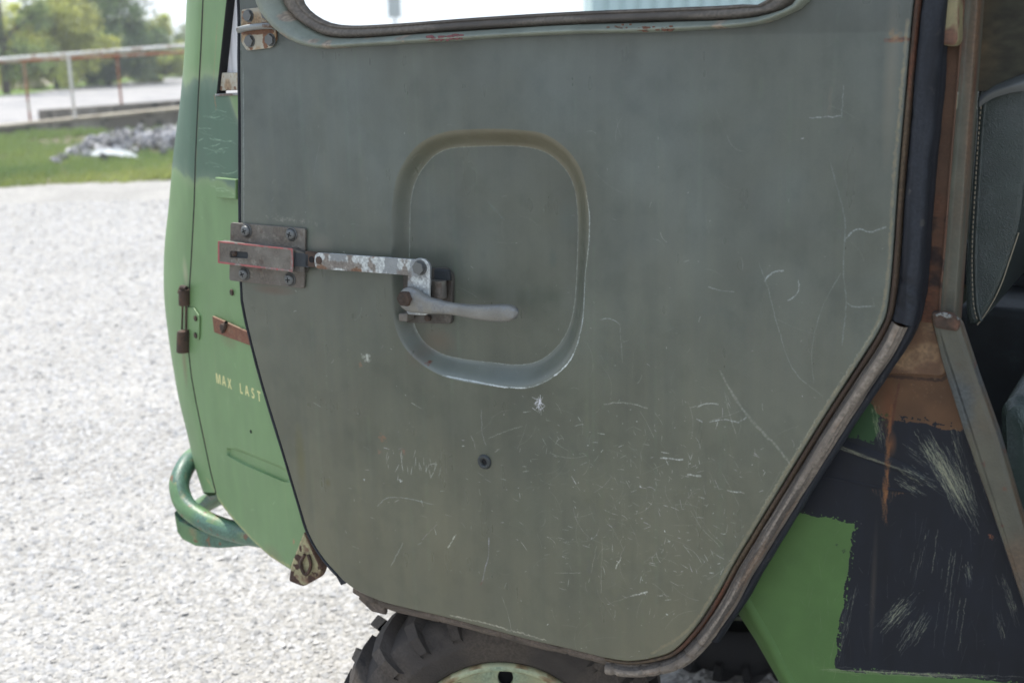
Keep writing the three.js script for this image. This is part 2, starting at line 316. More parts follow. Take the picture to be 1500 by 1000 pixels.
// concrete wall with coping, kerb behind it, both rising a little to the right as the drive does
const W0 = [-8.923,0.000,-21.898], W1 = [-6.266,0.000,-23.958], WL = Math.hypot(W1[0] - W0[0], W1[2] - W0[2]), wx = (W1[0] - W0[0]) / WL, wz = (W1[2] - W0[2]) / WL;
const alongWall = (s, d, y) => [W0[0] + wx * s + wz * d, y + 0.045 * clamp(s, -9, 9), W0[2] + wz * s - wx * d];
{
  const w = new THREE.Group(); w.name = 'concrete_wall'; scene.add(w); tag(w, 'low grey concrete retaining wall under the railings', 'wall');
  const seg = (s0, s1, d0, d1, y0, y1) => { const P = [[s0, d0], [s1, d0], [s1, d1], [s0, d1]].flatMap(([s, d]) => [alongWall(s, d, y0), alongWall(s, d, y1)]), g = new THREE.BufferGeometry(); g.setAttribute('position', new THREE.Float32BufferAttribute(P.flat(), 3)); g.setIndex([0, 2, 1, 1, 2, 3, 2, 4, 3, 3, 4, 5, 4, 6, 5, 5, 6, 7, 6, 0, 7, 7, 0, 1, 1, 3, 7, 3, 5, 7, 0, 6, 2, 2, 6, 4]); const q = g.toNonIndexed(); q.computeVertexNormals(); return q; };
  for (let k = -4; k < 7; k++) mesh('wall_block', seg(k * 2.4 + 0.9, k * 2.4 + 3.285, 0, 0.3, -0.6, 0.27), M.concrete, w);
  for (let k = -4; k < 7; k++) mesh('coping', seg(k * 2.4 + 0.9, k * 2.4 + 3.29, -0.03, 0.42, 0.274, 0.32), M.coping, w);
  const l = mesh('concrete_kerb', seg(1.05, 16, 0.8, 1.1, -0.2, 0.47), M.concrete, scene); tag(l, 'dark raised concrete kerb behind the low wall beside the road', 'kerb');
}
// two pipe railings
function railing(name, label, d, y0, ya, yb, posts, mat, postMat, pr) {
  const g = new THREE.Group(); g.name = name; scene.add(g); tag(g, label, 'railing');
  const top = (s) => { const p = alongWall(s, d, 0); p[1] = lerp(ya, yb, s / WL); return p; };
  mesh('top_rail', tube([top(-9), top(-4), top(0), top(4), top(9)], pr, 24, 8), mat, g);
  for (const s of posts) mesh('post', tube([alongWall(s, d, y0 - 0.1), top(s)], pr * 0.9, 3, 8), postMat, g);
}
M.railWhite = std({ map: wornMap(256, 0.6, 0xd2cfc8, 0.12, [{ f: 8, t: 0.72, c: 0x8d6a4c, s: 0.06 }]), roughness: 0.6 });
M.railRust = std({ map: wornMap(256, 0.6, 0xa39684, 0.2, [{ f: 7, t: 0.5, c: 0x8b4f2c, s: 0.08 }]), roughness: 0.8 });
{
  const ra = [-8.833,1.437,-22.107], rb = [-6.189,1.608,-24.204], qa = [-9.245,1.389,-23.123], qb = [-6.456,1.483,-25.202];
  railing('pipe_railing', 'grey pipe railing with pale posts on top of the concrete wall', 0.2, 0.32, ra[1], rb[1], [-4.4, -1.5, 1.42, 4.3, 7.2], M.railWhite, M.railWhite, 0.034);
  railing('pipe_railing_001', 'rusty thin pipe railing standing behind the grey one', 1.0, 0.2, qa[1], qb[1], [-4.2, -2.4, -0.75, 0.06, 0.86, 2.62, 4.4, 6.2], M.railRust, M.railRust, 0.026);
}

structure('road', grid([0.45, 12, 40, 120].map((d) => [-60, -20, -8, 0, 8, 20, 60, 160].map((q) => [W0[0] + wx * q + wz * d, 0.2, W0[2] + wz * q - wx * d]))), M.asphalt);
// beyond the road: verge, pavement, stone edging
const F0 = [-17.890,0.200,-44.400], F1 = [-20.696,0.200,-82.410];
const FL = Math.hypot(F1[0] - F0[0], F1[2] - F0[2]), fx = (F1[0] - F0[0]) / FL, fz = (F1[2] - F0[2]) / FL, gx = -Math.abs(fz), gz = fx * Math.sign(fz) * -1;
const ver = (s, d, y) => [F0[0] + fx * s + (fz < 0 ? fz : -fz) * d, y, F0[2] + fz * s - fx * (fz < 0 ? 1 : -1) * d];
const vstrip = (d0, d1, y) => grid([0, 1].map((t) => [-60, -20, 0, 20, 60, 140].map((s) => ver(s, lerp(d0, d1, t), y))));
structure('grass_verge', vstrip(0, 3.2, 0.216), std({ map: wornMap(256, 3, 0x748c3e, 0.25, []), roughness: 1 }));
structure('pavement', vstrip(3.2, 9.0, 0.224), M.walk);
structure('far_field', vstrip(9.0, 60, 0.22), M.soil);

// ---------- trees ----------
function tree(name, label, x, z, y0, h, crowns, leaf, nLeaves, size, colour) {
  const g = new THREE.Group(); g.name = name; g.position.set(x, y0, z); scene.add(g); tag(g, label, 'tree', { group: 'trees beyond the road' });
  const bark = std({ color: new THREE.Color(0x4a4036), roughness: 1 }), limbs = [];
  mesh('trunk', [tube([[0, -0.2, 0], [0.05, h * 0.2, 0.03], [0, h * 0.45, 0], [0.1, h * 0.8, 0.05]], h * 0.018 + 0.03, 10, 7)], bark, g);
  for (const c of crowns) { limbs.push(tube([[0, h * 0.25, 0], [c[0] * 0.4, lerp(h * 0.3, c[1], 0.45), c[2] * 0.4], [c[0], c[1], c[2]]], h * 0.007 + 0.012, 8, 5)); for (let k = 0; k < 3; k++) limbs.push(tube([[c[0] * 0.5, lerp(h * 0.3, c[1], 0.5), c[2] * 0.5], [c[0] + gauss() * c[3] * 0.7, c[1] + gauss() * c[3] * 0.5, c[2] + gauss() * c[3] * 0.7]], h * 0.003 + 0.008, 4, 4)); }
  mesh('limbs', limbs, bark, g);
  const pos = [], idx = [], col = [], clumps = [];
  for (const c of crowns) for (let k = 0; k < 34; k++) { const u = gauss(), v = gauss(), w = gauss(); clumps.push([c[0] + u * c[3] * 0.8, c[1] + v * c[3] * 0.62, c[2] + w * c[3] * 0.8, c[3] * rr(0.12, 0.34), rr(0.6, 1.35)]); }
  const q = new THREE.Quaternion(), e = new THREE.Euler(), A = new THREE.Vector3();
  for (let i = 0; i < nLeaves; i++) {
    const c = clumps[Math.floor(rnd() * clumps.length)], px = c[0] + gauss() * c[3] * 1.3, py = c[1] + gauss() * c[3], pz = c[2] + gauss() * c[3] * 1.3, s = size * rr(0.6, 1.3), k = pos.length / 3, v = c[4] * rr(0.8, 1.2);
    e.set(rnd() * 3.1, rnd() * 6.28, rnd() * 3.1); q.setFromEuler(e);
    for (const [a, b] of [[-0.5, 0], [0, -0.28], [0.55, 0], [0, 0.28]]) { A.set(a * s, b * s, 0).applyQuaternion(q); pos.push(px + A.x, py + A.y, pz + A.z); col.push(colour[0] * v, colour[1] * v, colour[2] * v); }
    idx.push(k, k + 1, k + 2, k, k + 2, k + 3);
  }
  const ge = new THREE.BufferGeometry(); ge.setAttribute('position', new THREE.Float32BufferAttribute(pos, 3)); ge.setAttribute('color', new THREE.Float32BufferAttribute(col, 3)); ge.setIndex(idx); ge.computeVertexNormals();
  const lm = leafMat(0xffffff, leaf + 0.15); lm.vertexColors = true;
  const m = new THREE.Mesh(ge, lm); m.name = 'crown'; m.castShadow = m.receiveShadow = true; g.add(m);
}
{
  const at = (p) => [p[0], p[2]];
  const T = [
    ['thin_tree', 'thin open-branched tree farthest left beyond the road', [-18.760,0.845,-47.155], 6.6, [[-1.7, 3.2, 0, 1.3], [0.3, 4.6, 0.4, 1.2], [1.3, 2.7, 0, 0.9], [-0.5, 1.5, 0.5, 1.1], [0.8, 1.3, 0, 0.9]], 0.4, 5200, 0.15, [0.2, 0.27, 0.08]],
    ['yellow_green_tree', 'yellow-green leafy tree between the thin tree and the tallest dark tree', [-19.068,0.773,-53.306], 4.9, [[-1.3, 2.6, 0, 1.5], [0.5, 3.3, 0.3, 1.5], [-0.2, 1.2, 0.6, 1.6], [1.1, 1.7, 0, 1.4], [-1.6, 1.0, 0, 1.3]], 0.5, 30000, 0.16, [0.5, 0.52, 0.12]],
    ['dark_tree', 'tall dense dark green tree in the middle of the row', [-18.168,0.786,-57.422], 6.8, [[-1.3, 2.2, 0, 1.7], [0.3, 3.9, 0, 1.9], [1.2, 2.0, 0.4, 1.7], [-0.3, 1.0, 0.5, 1.7], [0.1, 5.4, 0, 1.3], [-0.9, 4.4, 0, 1.3]], 0.4, 42000, 0.17, [0.22, 0.3, 0.11]],
    ['bright_bush', 'bright green bush with sunlit edge right of the tallest dark tree', [-17.531,0.758,-61.528], 3.6, [[-0.7, 1.8, 0, 1.4], [0.4, 2.3, 0, 1.1], [0.9, 1.1, 0.3, 1.2], [-0.3, 0.7, 0.3, 1.3]], 0.5, 24000, 0.16, [0.46, 0.5, 0.12]],
    ['round_tree', 'small round tree beside the green pillar of the truck', [-19.115,0.694,-73.850], 3.2, [[-0.9, 1.5, 0, 1.3], [0.6, 1.9, 0, 1.3], [0.1, 0.9, 0.3, 1.5], [1.4, 1.0, 0, 1.2]], 0.4, 20000, 0.17, [0.28, 0.36, 0.13]],
  ];
  T.forEach(([n, l, p, h, cr, tr, nl, sz, c]) => tree(n, l, p[0], p[2], 0.2, h, cr, tr, nl, sz, c));
  const more = [[-34, -46, 6], [-27, -50, 5.4], [-40, -40, 7]];
  more.forEach(([x, z, h], i) => tree('leafy_tree' + (i ? '_00' + i : ''), ['leafy tree left of the frame edge, nearest', 'leafy tree left of the frame edge, middle', 'leafy tree left of the frame edge, farthest'][i], x, z, 0.2, h, [[-1, h * 0.55, 0, 1.4], [1, h * 0.65, 0, 1.3], [0, h * 0.35, 0.5, 1.3]], 0.4, 9000, 0.17, [0.08, 0.14, 0.04]));
}
// ---------- seen through the door window ----------
{
  const b = new THREE.Group(), p = [-2.134,2.067,-24.828]; b.name = 'notice_board'; scene.add(b); tag(b, 'grey board on a thin post seen through the door window', 'sign');
  const bm = std({ color: new THREE.Color(0xb9bdbc), roughness: 0.7 });
  mesh('board', box(p[0] - 0.12, p[0] + 0.12, p[1], p[1] + 0.75, p[2] - 0.02, p[2] + 0.02, 0.008), bm, b);
  mesh('post', box(p[0] - 0.02, p[0] + 0.02, 0, p[1] + 0.7, p[2] - 0.06, p[2] - 0.022, 0.006), bm, b);
  const c = new THREE.Group(); c.name = 'container'; scene.add(c); tag(c, 'pale blue ribbed container behind the truck, right of the notice board', 'container');
  for (let k = 0; k < 20; k++) mesh('rib', box(1.7 + k * 0.3, 1.88 + k * 0.3, 0.1, 2.7, -24.2, -24.12), std({ color: new THREE.Color(0xaec4c6), roughness: 0.6 }), c);
  mesh('wall', box(1.68, 7.8, 0.05, 2.75, -26.6, -24.2), std({ color: new THREE.Color(0xb7cccd), roughness: 0.6 }), c);
}

// ================= the truck =================
// its own axes: x towards its rear, y up, z out of its left side; the door skin lies at z = 0
const truck = new THREE.Group(); truck.name = 'military_truck'; truck.position.set(0.066, 0, -1.65); truck.rotation.y = -Math.PI / 6; scene.add(truck);
tag(truck, 'weathered green and olive military truck standing on the pale gravel', 'truck');
const cut = (pts, a, b) => pts.slice(a, b);

// ----- door paint: colour, roughness, dents; all in metres on the skin -----
const DX0 = -0.62, DW = 1.12, DY0 = 0.44, DH = 1.52, CW = 1536, CH = 2048;
const dpx = (p) => [(p[0] - DX0) / DW * CW, (1 - (p[1] - DY0) / DH) * CH];
function stroke(ctx, pts, wid, col, al, to = dpx, jit = 1) {
  const P = pts.map(to); ctx.lineCap = 'round'; ctx.strokeStyle = col;
  for (let i = 0; i + 1 < P.length; i++) {
    const n = Math.max(2, Math.ceil(Math.hypot(P[i + 1][0] - P[i][0], P[i + 1][1] - P[i][1]) / 7));
    let q = P[i]; const jj = jit * Math.min(1, Math.hypot(P[i + 1][0] - q[0], P[i + 1][1] - q[1]) / n / 6);
    for (let k = 1; k <= n; k++) {
      const t = k / n, x = lerp(P[i][0], P[i + 1][0], t) + gauss() * jj, y = lerp(P[i][1], P[i + 1][1], t) + gauss() * jj;
      ctx.globalAlpha = al * rr(0.35, 1); ctx.lineWidth = wid * rr(0.6, 1.3);
      ctx.beginPath(); ctx.moveTo(q[0], q[1]); ctx.lineTo(x, y); ctx.stroke(); q = [x, y];
    }
  }
  ctx.globalAlpha = 1;
}
function blot(ctx, p, r, col, al, to = dpx, n = 24, sq = 1) {
  const c = to(p); ctx.fillStyle = col;
  for (let i = 0; i < n; i++) { ctx.globalAlpha = al * rr(0.2, 1); ctx.beginPath(); ctx.arc(c[0] + gauss() * r, c[1] + gauss() * r * sq, r * rr(0.1, 0.5), 0, 7); ctx.fill(); }
  ctx.globalAlpha = 1;
}
function soft(ctx, p, rx, ry, rgb, al, to = dpx) {
  const c = to(p); ctx.save(); ctx.translate(c[0], c[1]); ctx.scale(rx, ry);
  const g = ctx.createRadialGradient(0, 0, 0, 0, 0, 1); g.addColorStop(0, 'rgba(' + rgb + ',' + al + ')'); g.addColorStop(0.6, 'rgba(' + rgb + ',' + al * 0.5 + ')'); g.addColorStop(1, 'rgba(' + rgb + ',0)');
  ctx.fillStyle = g; ctx.fillRect(-1, -1, 2, 2); ctx.restore();
}
function curve(p, q, bend) { const m = [(p[0] + q[0]) / 2 + (q[1] - p[1]) * bend, (p[1] + q[1]) / 2 - (q[0] - p[0]) * bend], o = []; for (let i = 0; i <= 6; i++) { const t = i / 6; o.push([(1 - t) * (1 - t) * p[0] + 2 * t * (1 - t) * m[0] + t * t * q[0], (1 - t) * (1 - t) * p[1] + 2 * t * (1 - t) * m[1] + t * t * q[1]]); } return o; }

const recessOuter = dense([[-0.2723,1.212],[-0.2576,1.2599],[-0.2224,1.2994],[-0.1802,1.3171],[-0.1308,1.3223],[-0.0573,1.3222],[-0.0157,1.3163],[0.0167,1.2962],[0.0366,1.2697],[0.0452,1.2339],[0.0468,1.1976],[0.043,1.129],[0.0361,1.0682],[0.0166,1.0125],[-0.0138,0.9818],[-0.0491,0.9639],[-0.0894,0.9582],[-0.1913,0.9619],[-0.2315,0.9762],[-0.2621,1.0003],[-0.2776,1.0323],[-0.2805,1.0901],[-0.2764,1.1617]], 0.006, true);
const recessInner = dense([[-0.258,1.1702],[-0.253,1.2186],[-0.2406,1.2507],[-0.212,1.2808],[-0.1883,1.2918],[-0.1427,1.2965],[-0.0553,1.2971],[-0.0238,1.2884],[0.0019,1.268],[0.0139,1.2454],[0.0187,1.217],[0.0177,1.1469],[0.0115,1.0778],[0.0026,1.048],[-0.0161,1.0198],[-0.0449,0.9969],[-0.0763,0.9876],[-0.1218,0.9858],[-0.2064,0.9893],[-0.2397,1.0048],[-0.2579,1.0324],[-0.2624,1.0882]], 0.006, true);
const rc = [(recessOuter[0][0] + recessOuter[Math.floor(recessOuter.length / 2)][0]) / 2, 1.14], NR = 140, RO = polar(recessOuter, rc, NR), RI = polar(recessInner, rc, NR);
const doorPaint = ctex(canvas(CW, CH, (x, y, o) => {
  const u = x / CW * DW, v = y / CH * DH, Y = DY0 + DH - v;
  const big = fbm(u * 5 + 2, v * 4 + 8, 4) - 0.5, mid = fbm(u * 22, v * 17 + 3, 4) - 0.5, st = fbm(u * 70 + 5, v * 4, 4) - 0.5, st2 = fbm(u * 200, v * 9 + 40, 3) - 0.5, fine = vn(x * 0.8, y * 0.8) - 0.5;
  const blotch = fbm(u * 11 + 30, v * 9, 5) - 0.5; let m = 1 + 0.16 * big + 0.12 * mid + 0.14 * blotch + 0.055 * st + 0.025 * st2 + 0.05 * fine;
  // the band under the window was repainted, a little darker and greener
  const band = sstep(1.442, 1.446, Y + 0.012 * (u - 0.5) + 0.0015 * st);
  m *= 1 - 0.1 * band;
  // dusty lower door: dried splash of the gravel yard
  const dust = clamp((1.12 - Y) * 1.5 + 1.3 * big + 0.4 * st) * 0.42;
  let r = 82 * m, g = 85 * m, b = 72 * m; const skySheen = clamp(0.45 + (Y - 1.1) * 1.5 + 1.1 * big) * 0.7; r = lerp(r, 82 * m, skySheen); g = lerp(g, 90 * m, skySheen); b = lerp(b, 89 * m, skySheen);  // upper door bluer: the sky reflection is put into the paint
  r = lerp(r, 114, dust); g = lerp(g, 106, dust); b = lerp(b, 80, dust);
  const dk = sstep(0.45, 0.8, fbm(u * 45 + 9, v * 38, 4)) * 0.05; r *= 1 - dk; g *= 1 - dk * 0.85; b *= 1 - dk * 0.9;
  o[0] = r; o[1] = g; o[2] = b;
}, (ctx) => {
  // vertical runs of dirt
  for (let i = 0; i < 90; i++) { const x = rr(-0.58, 0.46), y = rr(0.7, 1.5), l = rr(0.05, 0.4); stroke(ctx, [[x, y], [x + rr(-0.004, 0.004), y - l]], rr(2, 9), rnd() < 0.5 ? '#5f625a' : '#7c807a', 0.03, dpx, 0.6); }
  // faint scuffs everywhere, dense at the lower right
  const pale = ['#b9bdb6', '#a5aaa4', '#c6cac8', '#9aa09a', '#b3b2b8'];
  for (let i = 0; i < 640; i++) {
    const low = rnd() < 0.7, c = low ? [0.13 + gauss() * 0.22, 0.8 + gauss() * 0.2] : [rr(-0.5, 0.44), rr(0.6, 1.35)];
    const a = rr(0, 6.28), l = Math.pow(rnd(), 4) * 0.06 + 0.002;
    stroke(ctx, curve(c, [c[0] + Math.cos(a) * l, c[1] + Math.sin(a) * l], rr(-0.35, 0.35)), rr(0.5, 1.5), pale[i % 5], rr(0.05, 0.36) * (rnd() < 0.2 ? 1.5 : 0.7), dpx, 0.8);
  }
  for (let i = 0; i < 240; i++) blot(ctx, [rr(-0.5, 0.44), rr(0.56, 1.2)], rr(0.8, 2.2), pale[i % 5], rr(0.2, 0.7), dpx, 3);
  for (let i = 0; i < 90; i++) { const c = [rr(-0.5, 0.44), rr(0.6, 1.42)]; stroke(ctx, curve(c, [c[0] + rr(-0.03, 0.03), c[1] + rr(-0.02, 0.02)], 0.1), rr(1, 3), '#474b45', rr(0.05, 0.14)); }
  // the long marks one can make out
  const sk = (p, w, c, al, to, j) => stroke(ctx, p, w * 0.8, c, al * 0.6, to ?? dpx, j ?? 1);
  for (let i = 0; i < 300; i++) { const c = i % 3 ? [0.17 + gauss() * 0.19, 0.82 + gauss() * 0.17] : [rr(-0.4, 0.3), 0.78 + gauss() * 0.12], a = rnd() < 0.6 ? rr(-0.5, 0.6) : rr(0.9, 2.2), l = rr(0.002, 0.012); stroke(ctx, [c, [c[0] + Math.cos(a) * l, c[1] + Math.sin(a) * l]], rr(0.7, 2.2), pale[i % 5], rr(0.2, 0.6), dpx, 0.5); }
  sk( dense([[0.2332,1.0178],[0.2522,0.9862],[0.2803,0.9531],[0.308,0.9294],[0.331,0.9034]], 0.01), 6, '#a7aaa0', 0.42, dpx, 1.2);
  sk( dense([[0.2401,0.9893],[0.2481,0.9581],[0.2578,0.9316]], 0.01), 2.4, '#aeb2aa', 0.4);
  sk( dense([[0.367,1.2883],[0.3772,1.2546],[0.3865,1.2224],[0.3874,1.1564],[0.392,1.1232],[0.3892,1.0677]], 0.008), 2.4, '#98a6aa', 0.4);
  sk( dense([[0.3867,1.1961],[0.4016,1.2108],[0.417,1.2076],[0.4349,1.2149]], 0.008), 3, '#b4c0c2', 0.6);
  sk( dense([[0.3921,1.1215],[0.4005,1.1163],[0.4248,1.1191]], 0.008), 2.4, '#b4c0c2', 0.5);
  sk( dense([[0.2818,1.1621],[0.2939,1.1327],[0.3084,1.0817],[0.3318,1.0269],[0.3672,1.0001]], 0.01), 2, '#9ba6a4', 0.5);
  sk( dense([[0.3842,1.1561],[0.3633,1.1123],[0.3523,1.0597],[0.3555,1.0163]], 0.01), 1.6, '#9ba6a4', 0.45);
  sk( [[0.3398,1.3408],[0.3771,1.3426]], 2.6, '#c5cbd0', 0.7); sk( [[0.3789,1.3779],[0.3779,1.3411]], 2, '#b9c4c8', 0.5); sk( [[0.3647,1.3741],[0.3632,1.3465]], 7, '#6b6658', 0.3);
  sk( curve(...[[0.2894,1.1393],[0.3134,1.1547]], -0.3), 3, '#c0c9cb', 0.7); sk( curve(...[[0.3326,1.1441],[0.3205,1.1174]], -0.4), 2.4, '#b7c0c2', 0.6);
  sk( curve(...[[0.2158,1.1269],[0.2496,1.1232]], 0.1), 2, '#b7c0c2', 0.6); sk( curve(...[[0.0628,1.0706],[0.0911,1.0665]], -0.3), 2, '#b7c0c2', 0.6); sk( [[0.0911,1.0665],[0.0949,1.015]], 2, '#a9b0ae', 0.4);
  sk( curve(...[[0.067,0.9522],[0.1309,0.9544]], -0.15), 3, '#b4b8ae', 0.6); sk( curve(...[[0.2029,0.9653],[0.2311,0.9726]], -0.2), 3.4, '#c2c7c2', 0.75); sk( [[0.2202,0.947],[0.2407,0.9534],[0.2593,0.9521],[0.2701,0.9591]], 3, '#c2c9cb', 0.75);
  sk( [[0.151,0.8869],[0.1824,0.8896]], 3.4, '#cfd3d2', 0.75); sk( [[0.1904,0.8696],[0.2078,0.8704]], 5, '#c2c6c0', 0.7); sk( [[0.2461,0.8565],[0.2686,0.8563]], 3.4, '#d0d4d2', 0.8); sk( [[0.1063,0.6761],[0.1313,0.6876]], 4, '#dadcd6', 0.85); sk( [[0.0723,0.6574],[0.1063,0.6761]], 1.6, '#b7b9ae', 0.5);
  sk( dense([[0.1948,0.819],[0.2126,0.7957],[0.237,0.7758]], 0.01), 2.2, '#a9ada4', 0.5); sk( dense([[0.2026,0.8184],[0.2223,0.7945],[0.2417,0.7786]], 0.01), 1.6, '#a9ada4', 0.4);
  sk( [[0.0623,0.7532],[0.0606,0.6717]], 1.8, '#a9ada4', 0.6); sk( [[0.0537,0.7413],[0.0447,0.7]], 1.6, '#b5b8ac', 0.55); sk( [[0.0918,0.7321],[0.0833,0.7139]], 2.6, '#d2d4cc', 0.8);
  sk( dense([[-0.3268,0.7373],[-0.3102,0.7526],[-0.2777,0.7591],[-0.2212,0.7575]], 0.008), 2.4, '#a9b4b6', 0.6); sk( [[-0.1246,0.7209],[-0.1254,0.6945],[-0.139,0.6477]], 3, '#aaa8bc', 0.7); sk( [[-0.1365,0.6504],[-0.1416,0.6427]], 4, '#6b3a38', 0.7); sk( [[-0.1824,0.7157],[-0.1982,0.6917]], 3, '#d0d2c4', 0.8);
  sk( [[-0.2818,0.6839],[-0.3077,0.6388]], 3, '#aab0aa', 0.6); sk( [[-0.2164,0.7262],[-0.2454,0.6964]], 2.4, '#a49aa4', 0.6); sk( [[-0.2531,0.9145],[-0.2361,0.9081]], 2.6, '#c6ccc4', 0.6);
  sk( dense([[-0.1193,0.8772],[-0.0913,0.8914],[-0.0628,0.9035]], 0.01), 2.4, '#a9ada4', 0.5); sk( [[-0.1306,0.9193],[-0.1308,0.8829],[-0.1244,0.866]], 2.4, '#a9adb4', 0.5);
  // whitened scuffs along the outer lip of the pressing and below it
  const lip = dense([[-0.196,0.9634],[-0.1466,0.9607],[-0.0871,0.9584],[-0.0491,0.9629],[-0.0138,0.9808],[0.0165,1.0106],[0.0339,1.0585],[0.04,1.1326]], 0.004);
  stroke(ctx, lip, 2, '#b9c3c6', 0.5, dpx, 1.6); for (let k = 0; k < 5; k++) { const a0 = Math.floor(rr(0, lip.length * 0.62)); stroke(ctx, lip.slice(a0, a0 + Math.floor(rr(4, 16))), 2.6, '#d4dada', 0.7, dpx, 2); }
  stroke(ctx, dense([[0.04,1.1326],[0.0466,1.1793],[0.047,1.2158],[0.0423,1.2429]], 0.004), 2, '#c2cac8', 0.5, dpx, 1.6);
  for (let i = 0; i < 30; i++) { const p = [-0.0343,0.9396]; stroke(ctx, [[p[0] + gauss() * 0.008, p[1] + gauss() * 0.012], [p[0] + gauss() * 0.01, p[1] + gauss() * 0.012]], 1.4, '#cfcfd8', 0.6); }
  stroke(ctx, recessInner.concat([recessInner[0]]), 1.6, '#b9c0bd', 0.4, dpx, 0.7);
  // painted light on the pressed step: warm gravel bounce above, pale sky light below
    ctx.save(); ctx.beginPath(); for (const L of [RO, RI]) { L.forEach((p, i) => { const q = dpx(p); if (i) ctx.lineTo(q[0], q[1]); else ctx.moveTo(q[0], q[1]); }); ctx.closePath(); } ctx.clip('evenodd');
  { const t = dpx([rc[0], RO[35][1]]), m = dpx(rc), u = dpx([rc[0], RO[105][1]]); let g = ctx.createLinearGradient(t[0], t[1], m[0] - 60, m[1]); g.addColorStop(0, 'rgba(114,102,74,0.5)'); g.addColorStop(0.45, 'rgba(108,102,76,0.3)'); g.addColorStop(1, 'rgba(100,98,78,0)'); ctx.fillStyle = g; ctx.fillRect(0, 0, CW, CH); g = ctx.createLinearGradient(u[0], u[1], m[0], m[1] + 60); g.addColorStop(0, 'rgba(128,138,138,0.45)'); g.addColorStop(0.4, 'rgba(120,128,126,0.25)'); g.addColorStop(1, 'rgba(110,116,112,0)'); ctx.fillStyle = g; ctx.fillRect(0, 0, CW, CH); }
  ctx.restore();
  // stains, rust and chalk
  soft(ctx, [-0.476,0.7952], 16, 90, '88,84,48', 0.5); soft(ctx, [-0.4232,0.7605], 9, 12, '84,80,50', 0.6); soft(ctx, [-0.475,0.8757], 12, 40, '70,74,64', 0.3);
  blot(ctx, [-0.3325,0.9783], 9, '#b6b9ae', 0.35); blot(ctx, [-0.3451,0.963], 5, '#7c5a44', 0.4); blot(ctx, [-0.2812,0.7875], 4, '#c3c8c4', 0.7, dpx, 10); blot(ctx, [-0.3506,0.7777], 2.5, '#c6ccd4', 0.9, dpx, 8);
  blot(ctx, [-0.3108,0.8527], 9, '#8a5a40', 0.28); blot(ctx, [-0.2736,0.8339], 7, '#8a5a48', 0.22); blot(ctx, [-0.3187,0.8273], 6, '#80604c', 0.25);
  for (let i = 0; i < 26; i++) { const p = [-0.2491,0.8233]; stroke(ctx, [[p[0] + gauss() * 0.05, p[1] + gauss() * 0.02], [p[0] + gauss() * 0.05, p[1] + gauss() * 0.03]].map((q, k, a) => k ? [a[0][0] + gauss() * 0.006, a[0][1] - 0.012] : q), 2, '#b0b4ae', 0.4); }
  soft(ctx, [-0.2152,1.0093], 46, 30, '100,80,64', 0.45); soft(ctx, [-0.2413,0.9875], 30, 30, '88,76,64', 0.4); soft(ctx, [-0.2554,1.0696], 26, 50, '74,72,64', 0.25); blot(ctx, [-0.2229,0.9782], 5, '#5a3428', 0.5);
  soft(ctx, [-0.2095,1.1326], 60, 40, '70,74,68', 0.35); soft(ctx, [0.0039,1.2024], 24, 40, '74,84,78', 0.4); soft(ctx, [-0.0202,1.1445], 10, 20, '66,76,70', 0.5); stroke(ctx, [[-0.123,1.2207],[-0.0971,1.1958]], 5, '#5c6864', 0.3);
  soft(ctx, [-0.5085,1.0677], 70, 12, '86,60,48', 0.5); soft(ctx, [-0.4077,1.1441], 34, 30, '120,112,100', 0.4); for (let i = 0; i < 40; i++) { const p = [-0.4712,1.1808]; blot(ctx, [p[0] + gauss() * 0.05, p[1] + gauss() * 0.004], 4, '#8f8b80', 0.25, dpx, 5); }
  stroke(ctx, [[0.4252,1.4279],[0.4509,1.4287]], 7, '#5c3322', 0.75, dpx, 1.4); stroke(ctx, [[0.4282,1.4285],[0.4494,1.4288]], 3, '#2b1a14', 0.8); blot(ctx, [0.4342,1.4314], 10, '#8a6642', 0.3);
  soft(ctx, [0.4327,1.3814], 14, 150, '120,112,96', 0.4);
  // edge wear along the right and lower rim
  stroke(ctx, dense([[0.4484,1.4489],[0.4416,1.2727],[0.4373,1.1268],[0.4262,1.0882],[0.3639,0.9713],[0.2563,0.7638],[0.1945,0.647],[0.1387,0.5945]], 0.006), 5, '#7f745a', 0.4, dpx, 2.4);
  stroke(ctx, dense([[0.4337,1.1015],[0.3637,0.9748],[0.2877,0.8273]], 0.006), 2.4, '#b0ae9c', 0.22, dpx, 3);
  stroke(ctx, dense([[-0.0307,0.5761],[-0.1244,0.5803],[-0.198,0.5799]], 0.006), 3, '#b3ae9c', 0.5, dpx, 3); stroke(ctx, dense([[-0.5627,0.9109],[-0.5283,0.7992],[-0.4935,0.6865],[-0.448,0.6159],[-0.3812,0.5791]], 0.006), 4, '#8d8877', 0.35, dpx, 1.5);
  stroke(ctx, [[-0.5369,1.4095],[-0.5691,1.0687]], 3, '#98a19f', 0.35, dpx, 1);
}), true);
doorPaint.wrapS = doorPaint.wrapT = THREE.ClampToEdgeWrapping; doorPaint.repeat.set(1 / DW, 1 / DH); doorPaint.offset.set(-DX0 / DW, -DY0 / DH);
const doorRough = ctex(canvas(768, 1024, (x, y, o) => { const v = 88 + 44 * (fbm(x / 50, y / 30, 4) - 0.5) + 46 * (fbm(x / 9, y / 120, 3) - 0.5) + 40 * sstep(0.55, 0.7, fbm(x / 24, y / 24 + 50, 4)); o[0] = o[1] = o[2] = v; }), false);
doorRough.wrapS = doorRough.wrapT = THREE.ClampToEdgeWrapping; doorRough.repeat.copy(doorPaint.repeat); doorRough.offset.copy(doorPaint.offset);
const dents = bumpMap(512, 1.6, (x, y) => 0.75 * fbm(x * 5, y * 4, 3) + 0.12 * fbm(x * 26, y * 20, 3) + 0.012 * vn(x * 500, y * 500));
